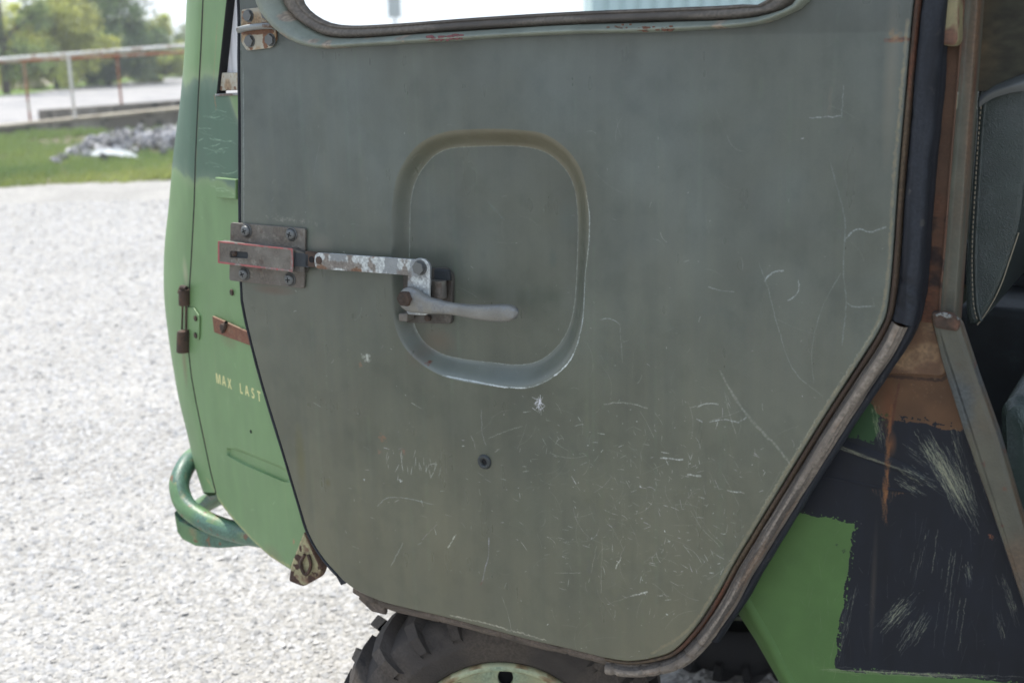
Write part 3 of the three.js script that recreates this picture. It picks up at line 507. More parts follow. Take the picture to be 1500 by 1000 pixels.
M.door = std({ map: doorPaint, roughnessMap: doorRough, roughness: 1, bumpMap: dents, bumpScale: 0.007 });

// ----- door -----
const edgeR = [[0.0641,0.5724],[0.1018,0.5761],[0.1408,0.5908],[0.1675,0.6066],[0.1976,0.6446],[0.2285,0.6989],[0.2573,0.7601],[0.3217,0.8854],[0.364,0.9669],[0.4272,1.0832],[0.4367,1.1059],[0.4397,1.127],[0.4422,1.1764],[0.4443,1.2806],[0.4479,1.3813],[0.4518,1.471]];
const edgeL = [[-0.5337,1.5096],[-0.5423,1.4096],[-0.5512,1.3065],[-0.5617,1.2003],[-0.5712,1.0907],[-0.5727,1.0461],[-0.5665,1.0074],[-0.5438,0.9131],[-0.5107,0.8029],[-0.4819,0.7063],[-0.467,0.6626],[-0.4414,0.6279],[-0.402,0.5963]];
const edgeB = [[-0.402,0.5963],[-0.3834,0.587],[-0.3313,0.5766],[-0.2019,0.5756],[-0.0538,0.5719],[-0.008,0.5726],[0.0641,0.5724]];
const doorTop = 1.93;
const upR = [edgeR[15], [edgeR[15][0] + 0.02, 1.7], [edgeR[15][0] + 0.012, doorTop - 0.06], [edgeR[15][0] - 0.03, doorTop]];
const upL = [[edgeL[0][0] + 0.05, doorTop], [edgeL[0][0] + 0.018, doorTop - 0.05], [edgeL[0][0] + 0.006, 1.75]];
const rimL = dense(upL.slice(2).concat(edgeL.slice(0, 6)), 0.01).concat(dense(edgeL.slice(5), 0.008).slice(1));
const rimB = dense(edgeB, 0.004), rimRlow = dense(edgeR.slice(0, 11), 0.003), rimRup = dense(edgeR.slice(9).concat(upR.slice(1)), 0.006);
const outline = [].concat(rimL, rimB.slice(1), dense(edgeR.slice(0, 10), 0.006).slice(1), rimRup.slice(1), [upL[0], upL[1]]);
// window: three nested loops; only their lower run is in the photograph, the rest mirrors it
const winTop = 1.84;
const loopOf = (low, x0, x1) => dense([[x0, 1.7], ...low, [x1, 1.7], [x1 - 0.005, winTop - 0.06], [x1 - 0.06, winTop], [x0 + 0.07, winTop], [x0 + 0.005, winTop - 0.06]], 0.008, true);
const lowA = [[-0.4912,1.5079],[-0.4693,1.4749],[-0.4351,1.4504],[-0.3854,1.4366],[-0.3116,1.437],[-0.1949,1.44],[0.017,1.4454],[0.1413,1.4446],[0.248,1.4473],[0.2819,1.4502],[0.3147,1.4609],[0.337,1.4755]], lowB = [[-0.4548,1.5065],[-0.4314,1.4795],[-0.3926,1.4581],[-0.3595,1.4505],[-0.1943,1.4528],[0.0172,1.4574],[0.1413,1.457],[0.2614,1.458],[0.2916,1.4633],[0.3192,1.4762]], lowC = [[-0.4216,1.5052],[-0.403,1.4853],[-0.374,1.4719],[-0.3423,1.4672],[-0.2705,1.4669],[-0.1198,1.4713],[0.0175,1.4736],[0.1775,1.4737],[0.2475,1.4743],[0.2812,1.4777]];
const beadA = loopOf(lowA, lowA[0][0] - 0.004, lowA[11][0] + 0.004), beadB = loopOf(lowB, lowB[0][0] - 0.004, lowB[9][0] + 0.004), beadC = loopOf(lowC, lowC[0][0] - 0.004, lowC[9][0] + 0.006);
const wc = [-0.04, 1.66], NW = 220, LA = polar(beadA, wc, NW), LB = polar(beadB, wc, NW), LC = polar(beadC, wc, NW);
const skinShape = new THREE.ShapeGeometry(shape(outline, [LA, RO]));
const S = (t) => t * t * (3 - 2 * t);
const pressing = [0, 0.08, 0.2, 0.35, 0.5, 0.65, 0.8, 0.92, 1].map((t) => [t, -0.022 * S(t)]);
const keep = (g) => { for (const k of Object.keys(g.attributes)) if (!['position', 'normal', 'uv'].includes(k)) g.deleteAttribute(k); return g.index ? g.toNonIndexed() : g; };
const planar = (g) => { g = keep(g); const p = g.attributes.position, u = g.attributes.uv; for (let i = 0; i < p.count; i++) u.setXY(i, p.getX(i), p.getY(i)); return g; };
const inner = new THREE.ShapeGeometry(shape(RI)); inner.translate(0, 0, -0.022);
const rimLoop = outline.concat([outline[0]]);
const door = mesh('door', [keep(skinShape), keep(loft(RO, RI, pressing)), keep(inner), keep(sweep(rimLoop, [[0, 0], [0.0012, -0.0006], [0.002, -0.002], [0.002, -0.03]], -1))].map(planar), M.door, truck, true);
door.userData.label = 'scratched faded olive door with a pressed square in its middle';
mesh('inner_panel', new THREE.ShapeGeometry(shape(outline, [LB])).translate(0, 0, -0.032), M.olive, door);
const glassShape = LC.map((p, i) => [lerp(p[0], LB[i][0], 0.3), lerp(p[1], LB[i][1], 0.3)]);
mesh('window_bead', loft(LA, LB, [[0, 0.0003], [-0.03, 0.006], [0.02, 0.014], [0.12, 0.02], [0.28, 0.023], [0.46, 0.0215], [0.7, 0.014], [0.9, 0.003], [1, -0.006]]), M.bead = std({ map: wornMap(1024, 0.7, 0x747a6e, 0.12, [{ f: 30, a: 2, t: 0.68, c: 0x84796a, s: 0.05 }]), roughness: 0.5, bumpMap: grain, bumpScale: 0.0003 }), door, true);
mesh('window_gasket', loft(LB, LC, [[0, -0.006], [0.12, 0.001], [0.35, 0.004], [0.6, 0.0005], [0.72, -0.004], [0.8, -0.001], [0.95, -0.004], [1, -0.012]]), M.gasket, door, true);
mesh('window_pane', new THREE.ShapeGeometry(shape(glassShape)).translate(0, 0, -0.011), M.glass, door);
// chipped red and rust on the bead
const chip = (a, b, n, mat, r0, r1) => { const gs = []; for (let i = 0; i < n; i++) { const t = rnd(), g = new THREE.SphereGeometry(1, 6, 4); g.scale(rr(r0, r1) * 1.8, rr(r0, r1) * 0.7, 0.0007); g.translate(lerp(a[0], b[0], t), lerp(a[1], b[1], t) + gauss() * 0.003, 0.0222 - rnd() * 0.001); gs.push(g); } return gs; };
mesh('chipped_paint', chip(...[[-0.1845,1.4453],[-0.1296,1.4466]], 46, 0, 0.001, 0.0035), std({ color: new THREE.Color(0x6d4344), roughness: 0.8 }), door);
mesh('chipped_paint', [...chip(...[[0.1263,1.4483],[0.1736,1.4478]], 22, 0, 0.001, 0.003), ...chip(...[[0.0861,1.4519],[0.1189,1.4518]], 10, 0, 0.0008, 0.002)], std({ color: new THREE.Color(0x5a3a2a), roughness: 0.8 }), door);
// rubber along the edges
const sealWob = (amp, cuts = []) => (l, k, u, v) => { let d = amp * (fbm(l * 22, k * 0.6, 3) - 0.5), z = amp * 0.6 * (fbm(l * 30 + 9, k, 3) - 0.5); for (const c of cuts) { const e = Math.abs(l - c[0] - (u - 0.02) * c[2]); if (e < c[1] && k > 0) z -= 0.006 * (1 - e / c[1]); } return [d * (k > 0 ? 1 : 0), z]; };
mesh('edge_rubber', sweep(rimL.slice(0, -2), [[0.0025, -0.004], [0.004, -0.0005], [0.0075, -0.001], [0.009, -0.006], [0.009, -0.03]], -1, sealWob(0.0015)), M.navyRubber, door, true);
mesh('torn_rubber', plate([[-0.4505,0.6202],[-0.443,0.6072],[-0.4228,0.5764],[-0.4041,0.5863],[-0.4074,0.5976],[-0.4314,0.6119]], -0.022, 0.006, 0.002), M.navyRubber, door);
mesh('bottom_rubber', sweep(rimB.slice(4), [[0.002, -0.012], [0.004, -0.009], [0.009, -0.007], [0.016, -0.010], [0.021, -0.016], [0.023, -0.026], [0.018, -0.04]], -1, sealWob(0.004, [[0.045, 0.004, 0], [0.16, 0.003, 0.5], [0.275, 0.003, 0.3], [0.385, 0.004, 0.4]])), M.dustRubber, door, true);
mesh('bottom_rubber', plate([[-0.3838,0.581],[-0.3343,0.57],[-0.3388,0.5405],[-0.3645,0.5408],[-0.3908,0.5579]], -0.03, 0.012, 0.004), M.dustRubber, door);
mesh('edge_channel', sweep(dense(edgeR.concat(upR.slice(1)), 0.006), [[0.0022, -0.008], [0.0035, -0.002], [0.006, -0.001], [0.008, -0.003], [0.0095, -0.009], [0.0095, -0.03]], -1, sealWob(0.0012)), M.channel, door, true);
mesh('door_seal', sweep(rimRlow, [[0.0085, -0.014], [0.011, -0.004], [0.016, 0.002], [0.022, 0.003], [0.027, -0.001], [0.030, -0.009], [0.031, -0.022], [0.026, -0.036]], -1, sealWob(0.003, [[0.012, 0.004, 0.2], [0.055, 0.003, 0.4], [0.08, 0.0035, -0.3], [0.105, 0.003, -0.5], [0.125, 0.003, 0.4], [0.15, 0.003, 0.1]])), M.sealTan = std({ map: wornMap(1024, 0.3, 0x615950, 0.14, [{ f: 7, a: 14, t: 0.5, c: 0x776e63, s: 0.1 }, { f: 9, a: 16, t: 0.56, c: 0x3f3a35, s: 0.1, o: 0.85 }, { f: 14, a: 8, t: 0.72, c: 0x66503f, s: 0.1, o: 0.6 }]), roughness: 0.85, bumpMap: grain, bumpScale: 0.0012 }), door, true);
mesh('door_seal', sweep(dense(edgeR.slice(4, 12), 0.004), [[0.026, -0.016], [0.030, -0.010], [0.035, -0.011], [0.038, -0.018], [0.037, -0.036]], -1, sealWob(0.003)), M.navyRubber, door, true);
mesh('door_seal', sweep(rimRup.slice(4), [[0.0088, -0.012], [0.012, -0.003], [0.017, 0.001], [0.022, -0.002], [0.027, -0.001], [0.033, -0.005], [0.037, -0.013], [0.037, -0.04]], -1, sealWob(0.005, [[0.02, 0.004, 0.6], [0.045, 0.003, -0.4]])), M.navyRubber, door, true);
mesh('grommet', turn([-0.1276,0.8403,0], [[0.0045, 0.0005], [0.0052, 0.003], [0.0075, 0.0045], [0.0102, 0.0035], [0.0114, 0.0005]]), std({ color: new THREE.Color(0x2f3332), roughness: 0.6 }), door);
mesh('grommet_hole', cyl([-0.1272,0.8406,0.0006], 0.0045, 0.001), M.black, door);

// upper left loop bracket
mesh('loop_plate', plate(rounded([[-0.5284,1.4956],[-0.4803,1.4987],[-0.4635,1.4815],[-0.465,1.4502],[-0.4765,1.4386],[-0.5235,1.4355],[-0.5331,1.4478]], 0.004), 0.0005, 0.0045, 0.001), M.beige, door);
for (const p of [[-0.5142,1.4861,0.005], [-0.515,1.4494,0.005], [-0.4751,1.4504,0.005], [-0.4783,1.4878,0.005]]) mesh('bolt', [hexHead(p, 0.0085, 0.005), cyl([p[0], p[1], p[2] + 0.0002], 0.0095, 0.001)], M.boltGrey, door);
mesh('loop_pin', tube([-0.4649,1.4679,0.006].length ? [[-0.4666,1.4679,0.004], [-0.4622,1.4697,0.012], [-0.4791,1.4702,0.015], [-0.5133,1.4683,0.014], [-0.5301,1.4658,0.012]] : [], 0.0048, 24, 10), M.steel, door);

// latch
const qz = 0.0005;
mesh('latch_plate', plate(rounded([[-0.583,1.1723],[-0.432,1.17],[-0.4422,1.0759],[-0.5955,1.0779]], 0.005), qz, 0.0045, 0.0012), M.grimy, door);
for (const p of [[-0.55,1.1605,0.005], [-0.4594,1.1598,0.005], [-0.561,1.0911,0.005], [-0.4681,1.0889,0.005]]) {
  mesh('screw', [turn(p, [[0.0105, 0], [0.0108, 0.0012], [0.0098, 0.0018], [0.0096, 0.0018]]), turn(p, [[0.0085, 0.0018], [0.0082, 0.0045], [0.006, 0.0062], [0.0015, 0.0068], [0, 0.0068]])], M.boltGrey, door);
  const a = rr(0, 1.5); const c1 = box(-0.0042, 0.0042, -0.0008, 0.0008, 0.0055, 0.0071), c2 = box(-0.0008, 0.0008, -0.0042, 0.0042, 0.00545, 0.00705); for (const g of [c1, c2]) { g.rotateZ(a); g.translate(...p); }
  mesh('screw_cross', [c1, c2], M.black, door);
}
const bh = [[-0.5972,1.1433],[-0.4467,1.14],[-0.4496,1.1049],[-0.6008,1.109]], slot = rounded([[-0.5756,1.1303],[-0.5361,1.1305],[-0.5373,1.1185],[-0.5769,1.1182]], 0.0052, 4);
mesh('bolt_housing', plate(bh, 0.017, 0.003, 0.0006, [slot]), M.grimy, door);
mesh('bolt_housing', [plate([bh[0], bh[1], [bh[1][0], bh[1][1] - 0.0035], [bh[0][0], bh[0][1] - 0.0035]], 0.0051, 0.0118), plate([bh[3], bh[2], [bh[2][0], bh[2][1] + 0.0035], [bh[3][0], bh[3][1] + 0.0035]], 0.0051, 0.0118)], M.grimy, door);
mesh('red_edge', [plate([[bh[0][0], bh[0][1] + 0.0008], [bh[1][0], bh[1][1] + 0.0008], [bh[1][0], bh[1][1] - 0.0018], [bh[0][0], bh[0][1] - 0.0016]], 0.0188, 0.0018, 0.0005), plate([[bh[3][0], bh[3][1] - 0.0008], [bh[2][0], bh[2][1] - 0.0008], [bh[2][0], bh[2][1] + 0.0022], [bh[3][0], bh[3][1] + 0.0024]], 0.0188, 0.0018, 0.0005), plate([[bh[1][0] - 0.0035, bh[1][1]], [bh[1][0] + 0.0006, bh[1][1]], [bh[2][0] + 0.0006, bh[2][1]], [bh[2][0] - 0.004, bh[2][1]]], 0.0189, 0.0019, 0.0005), plate([[bh[0][0] - 0.0012, bh[0][1]], [bh[0][0] + 0.0026, bh[0][1]], [bh[3][0] + 0.0026, bh[3][1]], [bh[3][0] - 0.0012, bh[3][1]]], 0.0189, 0.0016, 0.0004)], M.redEdge, door);
mesh('housing_end', plate([[-0.4529,1.1409],[-0.4281,1.1349],[-0.4306,1.1031],[-0.456,1.1035]], 0.0052, 0.0105, 0.0015), M.grimyDark = (() => { const q = M.grimy.clone(); q.color.setScalar(0.55); return q; })(), door);
mesh('bolt_bar', plate([[-0.5911,1.1352],[-0.4195,1.1335],[-0.4212,1.1123],[-0.5932,1.1153]], 0.006, 0.0105, 0.001), M.dark, door);
mesh('bolt_pin', turn([-0.5676,1.1253,0.016], [[0.0046, -0.002], [0.0046, 0.0045], [0.003, 0.006], [0, 0.0062]]), M.rust, door);
mesh('slide_end', plate(rounded([[-0.4259,1.1378],[-0.392,1.1367],[-0.3938,1.1136],[-0.4279,1.1135]], 0.003), 0.0115, 0.005, 0.0008), M.rust, door);
mesh('slide_hole', cyl([-0.4142,1.1253,0.0168], 0.005, 0.0006), M.black, door);
mesh('link_bar', plate(rounded([[-0.4044,1.1376],[-0.2114,1.1382],[-0.2003,1.1271],[-0.215,1.1142],[-0.4064,1.1124]], 0.0105), 0.0167, 0.0042, 0.0008), M.zinc, door);
mesh('rivet', turn([-0.3966,1.126,0.0208], [[0.006, 0], [0.0056, 0.0012], [0.003, 0.002], [0, 0.0022]]), M.rust, door);
// handle: base plate in the pressing, boss, arm, lever
mesh('handle_base', plate(rounded([[-0.27,1.1156],[-0.1916,1.1219],[-0.1815,1.1125],[-0.1869,1.039],[-0.2745,1.0332]], 0.006), -0.0218, 0.007, 0.001), M.grimyDark, door);
mesh('handle_boss', [cyl([...[-0.1985,1.0921], -0.004], 0.011, 0.026, 'y', 20), turn([...[-0.2276,1.0842], -0.0135], [[0.019, 0], [0.019, 0.012], [0.015, 0.016], [0.015, 0.036]])], M.grimy, door);
mesh('handle_clamp', plate(rounded([[-0.2087,1.1207],[-0.1828,1.1204],[-0.1812,1.1046],[-0.2094,1.1046]], 0.004), -0.0135, 0.006, 0.0015), M.dark, door);
mesh('arm', plate(rounded([[-0.2306,1.1257],[-0.2254,1.136],[-0.2133,1.1417],[-0.1993,1.1406],[-0.1927,1.1322],[-0.1933,1.1203],[-0.1985,1.0591],[-0.2379,1.0567]], 0.008), 0.0215, 0.0045, 0.0009), M.zinc, door);
mesh('bolt', [hexHead([...[-0.2094,1.128], 0.026], 0.0098, 0.0075), cyl([...[-0.2094,1.128], 0.0265], 0.0112, 0.0016)], M.boltGrey, door);
mesh('stop_block', plate(rounded([[-0.2654,1.0521],[-0.2495,1.0534],[-0.2501,1.041],[-0.266,1.0406]], 0.002), -0.0135, 0.02, 0.002), M.grimy, door);
mesh('bolt', hexHead([...[-0.2251,1.0453], -0.0138], 0.005, 0.006), M.rust, door);
{
  const C = [[-0.2449,1.0811],[-0.2401,1.0815],[-0.2329,1.0821],[-0.2234,1.0823],[-0.214,1.0816],[-0.2035,1.0794],[-0.1931,1.0773],[-0.1677,1.0764],[-0.1427,1.0755],[-0.1091,1.0744],[-0.076,1.0758],[-0.0564,1.0775],[-0.0457,1.0788],[-0.0414,1.0797]], H = [0.001, 0.0095, 0.0155, 0.0185, 0.0178, 0.0152, 0.0128, 0.0098, 0.0088, 0.0104, 0.0122, 0.0118, 0.0076, 0.0008], D = [0.001, 0.006, 0.0085, 0.0095, 0.0095, 0.009, 0.0085, 0.0075, 0.0072, 0.0082, 0.0092, 0.009, 0.006, 0.0006];
  const Zc = [0.034, 0.034, 0.034, 0.034, 0.0345, 0.0355, 0.037, 0.0385, 0.0395, 0.04, 0.04, 0.04, 0.04, 0.04], path = [], n = 64;
  const cx = new THREE.CatmullRomCurve3(C.map((p, i) => new THREE.Vector3(p[0], p[1], Zc[i])), false, 'centripetal'), hx = new THREE.CatmullRomCurve3(C.map((p, i) => new THREE.Vector3(i, H[i], D[i])));
  for (let i = 0; i <= n; i++) { const t = i / n, c = cx.getPoint(t), h = hx.getPoint(t); path.push([]); for (let k = 0; k < 24; k++) { const a = k / 24 * Math.PI * 2, s = Math.sin(a), q = Math.cos(a), e = 0.8; path[i].push([c.x, c.y + Math.sign(s) * Math.pow(Math.abs(s), e) * h.y, c.z + Math.sign(q) * Math.pow(Math.abs(q), e) * h.z]); } }
  mesh('handle', grid(path, null, true), M.cast, door).userData.label = 'grey cast lever handle on the olive door';
  mesh('hub_bolt', [hexHead([...[-0.2248,1.0852], 0.0425], 0.0115, 0.008), turn([...[-0.2248,1.0852], 0.0495], [[0.0085, 0], [0.007, 0.0018], [0, 0.0028]])], M.rust, door);
}

// ----- green front corner: a panel tapering inwards, own axes -----
const front = new THREE.Group(); front.name = 'front_corner'; front.position.set(-0.605, 0, -0.1); front.rotation.y = THREE.MathUtils.degToRad(-22); truck.add(front);
const GX0 = -0.62, GW = 1.0, GY0 = 0.45, GH = 1.5, gpx = (p) => [(p[0] - GX0) / GW * 1024, (1 - (p[1] - GY0) / GH) * 1536];
const seamPts = dense([[-0.1683,1.5217],[-0.1918,1.4429],[-0.22,1.3566],[-0.2523,1.252],[-0.2758,1.1637],[-0.3077,1.0649],[-0.3383,0.9755],[-0.3596,0.8709],[-0.3569,0.822],[-0.3451,0.7704],[-0.3279,0.7144],[-0.3048,0.6402],[-0.2877,0.5997]], 0.01);
const greenPaint = ctex(canvas(1024, 1536, (x, y, o) => {
  const u = x / 1024 * GW, v = y / 1536 * GH, Y = GY0 + GH - v, X = u + GX0;
  const n = fbm(u * 30, v * 20, 4) - 0.5, st = fbm(u * 90, v * 5, 3) - 0.5, m = 1 + 0.09 * n + 0.035 * st + 0.06 * (fbm(u * 6, v * 5 + 9, 3) - 0.5) + 0.03 * (vn(x * 0.9, y * 0.9) - 0.5);
  let r = 100 * m, g = 131 * m, b = 84 * m;
  // a darker blue-green field of the camouflage with a ragged hem
  const w = 0.03 * (fbm(u * 12, v * 12, 5) - 0.5) * 2, top = 1.392 - 0.085 * clamp(1 - Math.abs(X + 0.05) / 0.075), low = 1.214 - 0.03 * (X + 0.2);
  const t = sstep(low - 0.006, low + 0.006, Y + w) * (1 - sstep(top - 0.006, top + 0.006, Y + w));
  r = lerp(r, 62 * m, t); g = lerp(g, 93 * m, t); b = lerp(b, 74 * m, t);
  const edge = Math.exp(-Math.pow((Y + w - top) / 0.016, 2)) * 0.3 + Math.exp(-Math.pow((Y + w - low) / 0.014, 2)) * 0.22; r = lerp(r, 150, edge); g = lerp(g, 150, edge); b = lerp(b, 128, edge);
  o[0] = r; o[1] = g; o[2] = b;
}, (ctx) => {
  const k = Math.abs(gpx([1, 0])[0] - gpx([0, 0])[0]);
  for (let i = 0; i < 60; i++) { const c = [rr(-0.25, 0.02), rr(1.19, 1.34)]; stroke(ctx, curve(c, [c[0] + rr(0.01, 0.08), c[1] + rr(-0.008, 0.008)], rr(-0.1, 0.1)), rr(0.8, 2), '#a8bfa4', rr(0.15, 0.5), gpx); }
  // grime: runs below the seam and hinge, specks, small chips
  for (let i = 0; i < 46; i++) { const c = [rr(-0.3, 0.1), rr(0.6, 1.35)]; stroke(ctx, [c, [c[0] + rr(-0.004, 0.004), c[1] - rr(0.03, 0.2)]], rr(2, 7), i % 3 ? '#6d7a5e' : '#8f8a68', 0.06, gpx, 0.8); }
  for (let i = 0; i < 160; i++) blot(ctx, [rr(-0.32, 0.1), rr(0.5, 1.5)], rr(0.6, 1.8), ['#5c5a44', '#a8b49a', '#7a6a4c'][i % 3], 0.4, gpx, 3);
  for (let i = 0; i < 50; i++) { const c = [rr(-0.3, 0.08), rr(0.5, 1.2)], a = rr(0, 6.28), l = rr(0.004, 0.03); stroke(ctx, curve(c, [c[0] + Math.cos(a) * l, c[1] + Math.sin(a) * l], 0.1), rr(0.6, 1.5), '#a9bfa0', rr(0.15, 0.4), gpx, 0.5); }
  stroke(ctx, seamPts, 10, '#6a6c4c', 0.3, gpx, 2); soft(ctx, [-0.3907,0.8445], 14, 60, '104,78,52', 0.5, gpx); soft(ctx, [-0.1738,0.9234], 40, 16, '110,96,66', 0.35, gpx); soft(ctx, [-0.0589,0.5409], 50, 26, '112,104,76', 0.5, gpx);
  const tx = [-0.245,0.8413], ty = [-0.0565,0.8449], p = gpx(tx), q = gpx(ty);
  ctx.save(); ctx.translate(p[0], p[1]); ctx.rotate(Math.atan2(q[1] - p[1], q[0] - p[0]) * 0.25); ctx.font = 'bold 27px sans-serif'; ctx.fillStyle = '#d6cb8c'; ctx.globalAlpha = 0.88; ctx.textBaseline = 'middle'; ctx.textAlign = 'center'; [...'MAX LAST'].forEach((ch, i) => { ctx.save(); ctx.translate((i + 0.5) / 8 * (q[0] - p[0]), rr(-0.6, 0.6)); ctx.scale((q[0] - p[0]) / 8 / 25, 1); ctx.fillText(ch, 0, 0); ctx.restore(); }); ctx.restore();
  blot(ctx, [0.0256,0.5966], 4, '#a0644a', 0.5, gpx); blot(ctx, [-0.0157,0.5706], 5, '#5f7a58', 0.5, gpx); soft(ctx, [-0.3463,1.0275], 16, 40, '176,164,140', 0.6, gpx);
  stroke(ctx, dense([[-0.3339,0.6184],[-0.2212,0.5698],[-0.0724,0.5392],[0.0031,0.5415]], 0.01), 6, '#a89a6a', 0.4, gpx, 2); stroke(ctx, [[-0.1188,1.4864],[-0.1535,1.3853]], 4, '#8a7a54', 0.5, gpx, 1.5);
  stroke(ctx, [[-0.1551,1.3623],[-0.1512,1.3392]], 5, '#8a5a38', 0.5, gpx, 1.5);
}), true);
greenPaint.wrapS = greenPaint.wrapT = THREE.ClampToEdgeWrapping; greenPaint.repeat.set(1 / GW, 1 / GH); greenPaint.offset.set(-GX0 / GW, -GY0 / GH);
M.green = std({ map: greenPaint, roughness: 0.5, bumpMap: dents, bumpScale: 0.004 });
const seam = [[-0.162,1.5259],[-0.1683,1.5217],[-0.1918,1.4429],[-0.22,1.3566],[-0.2523,1.252],[-0.2758,1.1637],[-0.3077,1.0649],[-0.3383,0.9755],[-0.3596,0.8709],[-0.3569,0.822],[-0.3451,0.7704],[-0.3279,0.7144],[-0.3048,0.6402],[-0.2877,0.5997]];
const hem = [[-0.2808,0.5876],[-0.2245,0.5674],[-0.1421,0.5469],[-0.0726,0.5378],[0,0.5378]];
const pw = [[0.0737,0.6293],[0.0836,0.6323]], pTop = [[-0.0528,1.3648],[-0.1416,1.3625],[-0.0745,1.5176]];
const rightEdge = [[0.1392,0.7447],[0.2154,1.2043],[0.2347,1.3687]];
const panelPts = [...seam.slice(1), ...hem, pw[0], ...rightEdge, pTop[0], pTop[1], [pTop[2][0], pTop[2][1]], [pTop[2][0] + 0.02, 1.93], [seam[1][0] + 0.02, 1.93]];
const pressO = polar(rounded([[-0.2215,0.7178],[0.0824,0.7332],[0.0783,0.7014],[-0.2263,0.6908]], 0.01), [0.01, 0.7], 48).map((p) => p), pc = [-0.0732,0.7087];
const PO = polar(rounded([[-0.2215,0.7178],[0.0439,0.7317],[0.0401,0.7033],[-0.2268,0.688]], 0.012), pc, 60), PI = polar(rounded([[-0.2189,0.7092],[0.0212,0.722],[0.0183,0.7012],[-0.2219,0.6922]], 0.008), pc, 60);
const pin = new THREE.ShapeGeometry(shape(PI)).translate(0, 0, -0.005);
mesh('front_panel', [keep(new THREE.ShapeGeometry(shape(panelPts, [PO]))), keep(loft(PO, PI, [0, 0.25, 0.5, 0.75, 1].map((t) => [t, -0.005 * S(t)]))), keep(pin), planar(sweep(hem.concat([pw[0]]), [[0, 0], [0.002, -0.001], [0.003, -0.004], [0.003, -0.05]], -1))], M.green, front, true);
// rounded corner strip in front of the seam, then the front face going back across the truck
{
  const oe = [-0.3103,1.5329,-0.05], O = [oe, ...[[-0.3112,1.5281,-0.05], [-0.337,1.4442,-0.05], [-0.377,1.352,-0.05], [-0.4417,1.2385,-0.05], [-0.4853,1.1415,-0.05], [-0.5295,1.0472,-0.05], [-0.5517,0.946,-0.05], [-0.5468,0.8727,-0.05], [-0.5286,0.779,-0.05], [-0.516,0.7237,-0.05], [-0.4904,0.6654,-0.05], [-0.4587,0.588,-0.05], [-0.4278,0.5423,-0.05]]];
  const a = new THREE.CatmullRomCurve3(seam.map((p) => new THREE.Vector3(p[0] - 0.003, p[1], -0.001)), false, 'centripetal'), b = new THREE.CatmullRomCurve3(O.map(V3), false, 'centripetal');
  const A = a.getSpacedPoints(60), B = b.getSpacedPoints(60);
  A.unshift(new THREE.Vector3(A[0].x + 0.02, 1.93, -0.001)); B.unshift(new THREE.Vector3(B[0].x + 0.01, 1.93, -0.05));
  const rows = A.map((p, i) => { const q = B[i], r = []; r.push([p.x - 0.001, p.y, -0.006]); for (let k = 0; k <= 8; k++) { const t = k / 8; r.push([lerp(p.x, q.x, Math.sin(t * 1.45) / Math.sin(1.45)), lerp(p.y, q.y, t), lerp(p.z, q.z, 1 - Math.cos(t * 1.5) / 1 * 1) * 1]); } const up = q.y > 1.3; r.push([q.x + 0.02, q.y, up ? -0.09 : -0.12]); r.push(up ? [q.x + 0.024, q.y, -0.1] : [q.x + 0.36, q.y, -0.75]); r.push(up ? [q.x + 0.026, q.y, -0.105] : [q.x + 0.66, q.y, -1.3]); return r; });
  mesh('front_face', grid(rows), M.green, front, true);
  mesh('panel_gap', sweep(seam.map((p) => [p[0] + 0.0, p[1], 0]), [[0.0022, -0.0004], [0.0016, 0.0007], [-0.0012, 0.0007], [-0.002, -0.0004]], -1), M.black, front, true);
}
// hinge of the front corner
const barrel = (a, b, r) => { const m = [0, 0.03, 0.08, 0.5, 0.92, 0.97, 1], w = [0.2, 0.8, 1, 1.02, 1, 0.8, 0.2]; return m.map((t, i) => [lerp(a[0], b[0], t), lerp(a[1], b[1], t), lerp(a[2], b[2], t), r * w[i]]); };
const spindle = (a, b, r) => { const rows = barrel(a, b, r).map(([x, y, z, q]) => { const o = []; for (let k = 0; k < 14; k++) { const t = k / 14 * 6.2832; o.push([x + Math.cos(t) * q, y, z + Math.sin(t) * q]); } return o; }); return grid(rows, null, true); };
mesh('hinge_barrel', spindle([-0.3386,0.9989,0.006], [-0.3457,0.9647,0.006], 0.0115), M.rust, front);
mesh('hinge_barrel', spindle([-0.3591,0.9155,0.006], [-0.3724,0.8669,0.006], 0.0135), M.rust, front);
mesh('hinge_rod', [tube([[-0.3594,0.9664,0.004], [-0.3747,0.9085,0.004]], 0.002, 4, 6), tube([[-0.3384,0.9698,0.006], [-0.3501,0.9129,0.006]], 0.002, 4, 6)], M.rust, front);
mesh('hinge_leaf', plate(rounded([[-0.3505,0.9617],[-0.3123,0.9661],[-0.2876,0.9527],[-0.2998,0.9057],[-0.3191,0.901],[-0.3281,0.9183],[-0.3594,0.9186]], 0.006), 0.0004, 0.003, 0.001), M.green, front);
for (const p of [[-0.3034,0.9468,0.003], [-0.3102,0.9124,0.003]]) mesh('bolt', hexHead(p, 0.006, 0.003), M.rust, front);
mesh('hinge_pin', tube([[-0.3708,0.9875,0.004], [-0.3364,1.004,0.012], [-0.3146,1.0044,0.012]], 0.004, 8, 6), M.rust, front);
mesh('catch_strip', plate(rounded([[-0.2264,0.9635],[-0.0278,0.9546],[-0.0311,0.9335],[-0.2233,0.933]], 0.003), 0.0005, 0.005, 0.001), M.rustStrip = std({ map: wornMap(256, 0.2, 0x86705a, 0.2, [{ f: 20, t: 0.55, c: 0x6d4632, s: 0.1 }]), roughness: 0.8 }), front);
mesh('bolt', [hexHead([-0.1782,0.9502,0.005], 0.0075, 0.006), tube([[-0.1813,0.9411,0.007], [-0.1549,0.9638,0.011]], 0.0035, 4, 6)], M.rust, front);
mesh('raised_tab', plate(rounded([[-0.159,1.2225],[-0.0764,1.2244],[-0.0822,1.1902],[-0.1601,1.1865]], 0.002), 0.0004, 0.009, 0.002), M.green, front, true);
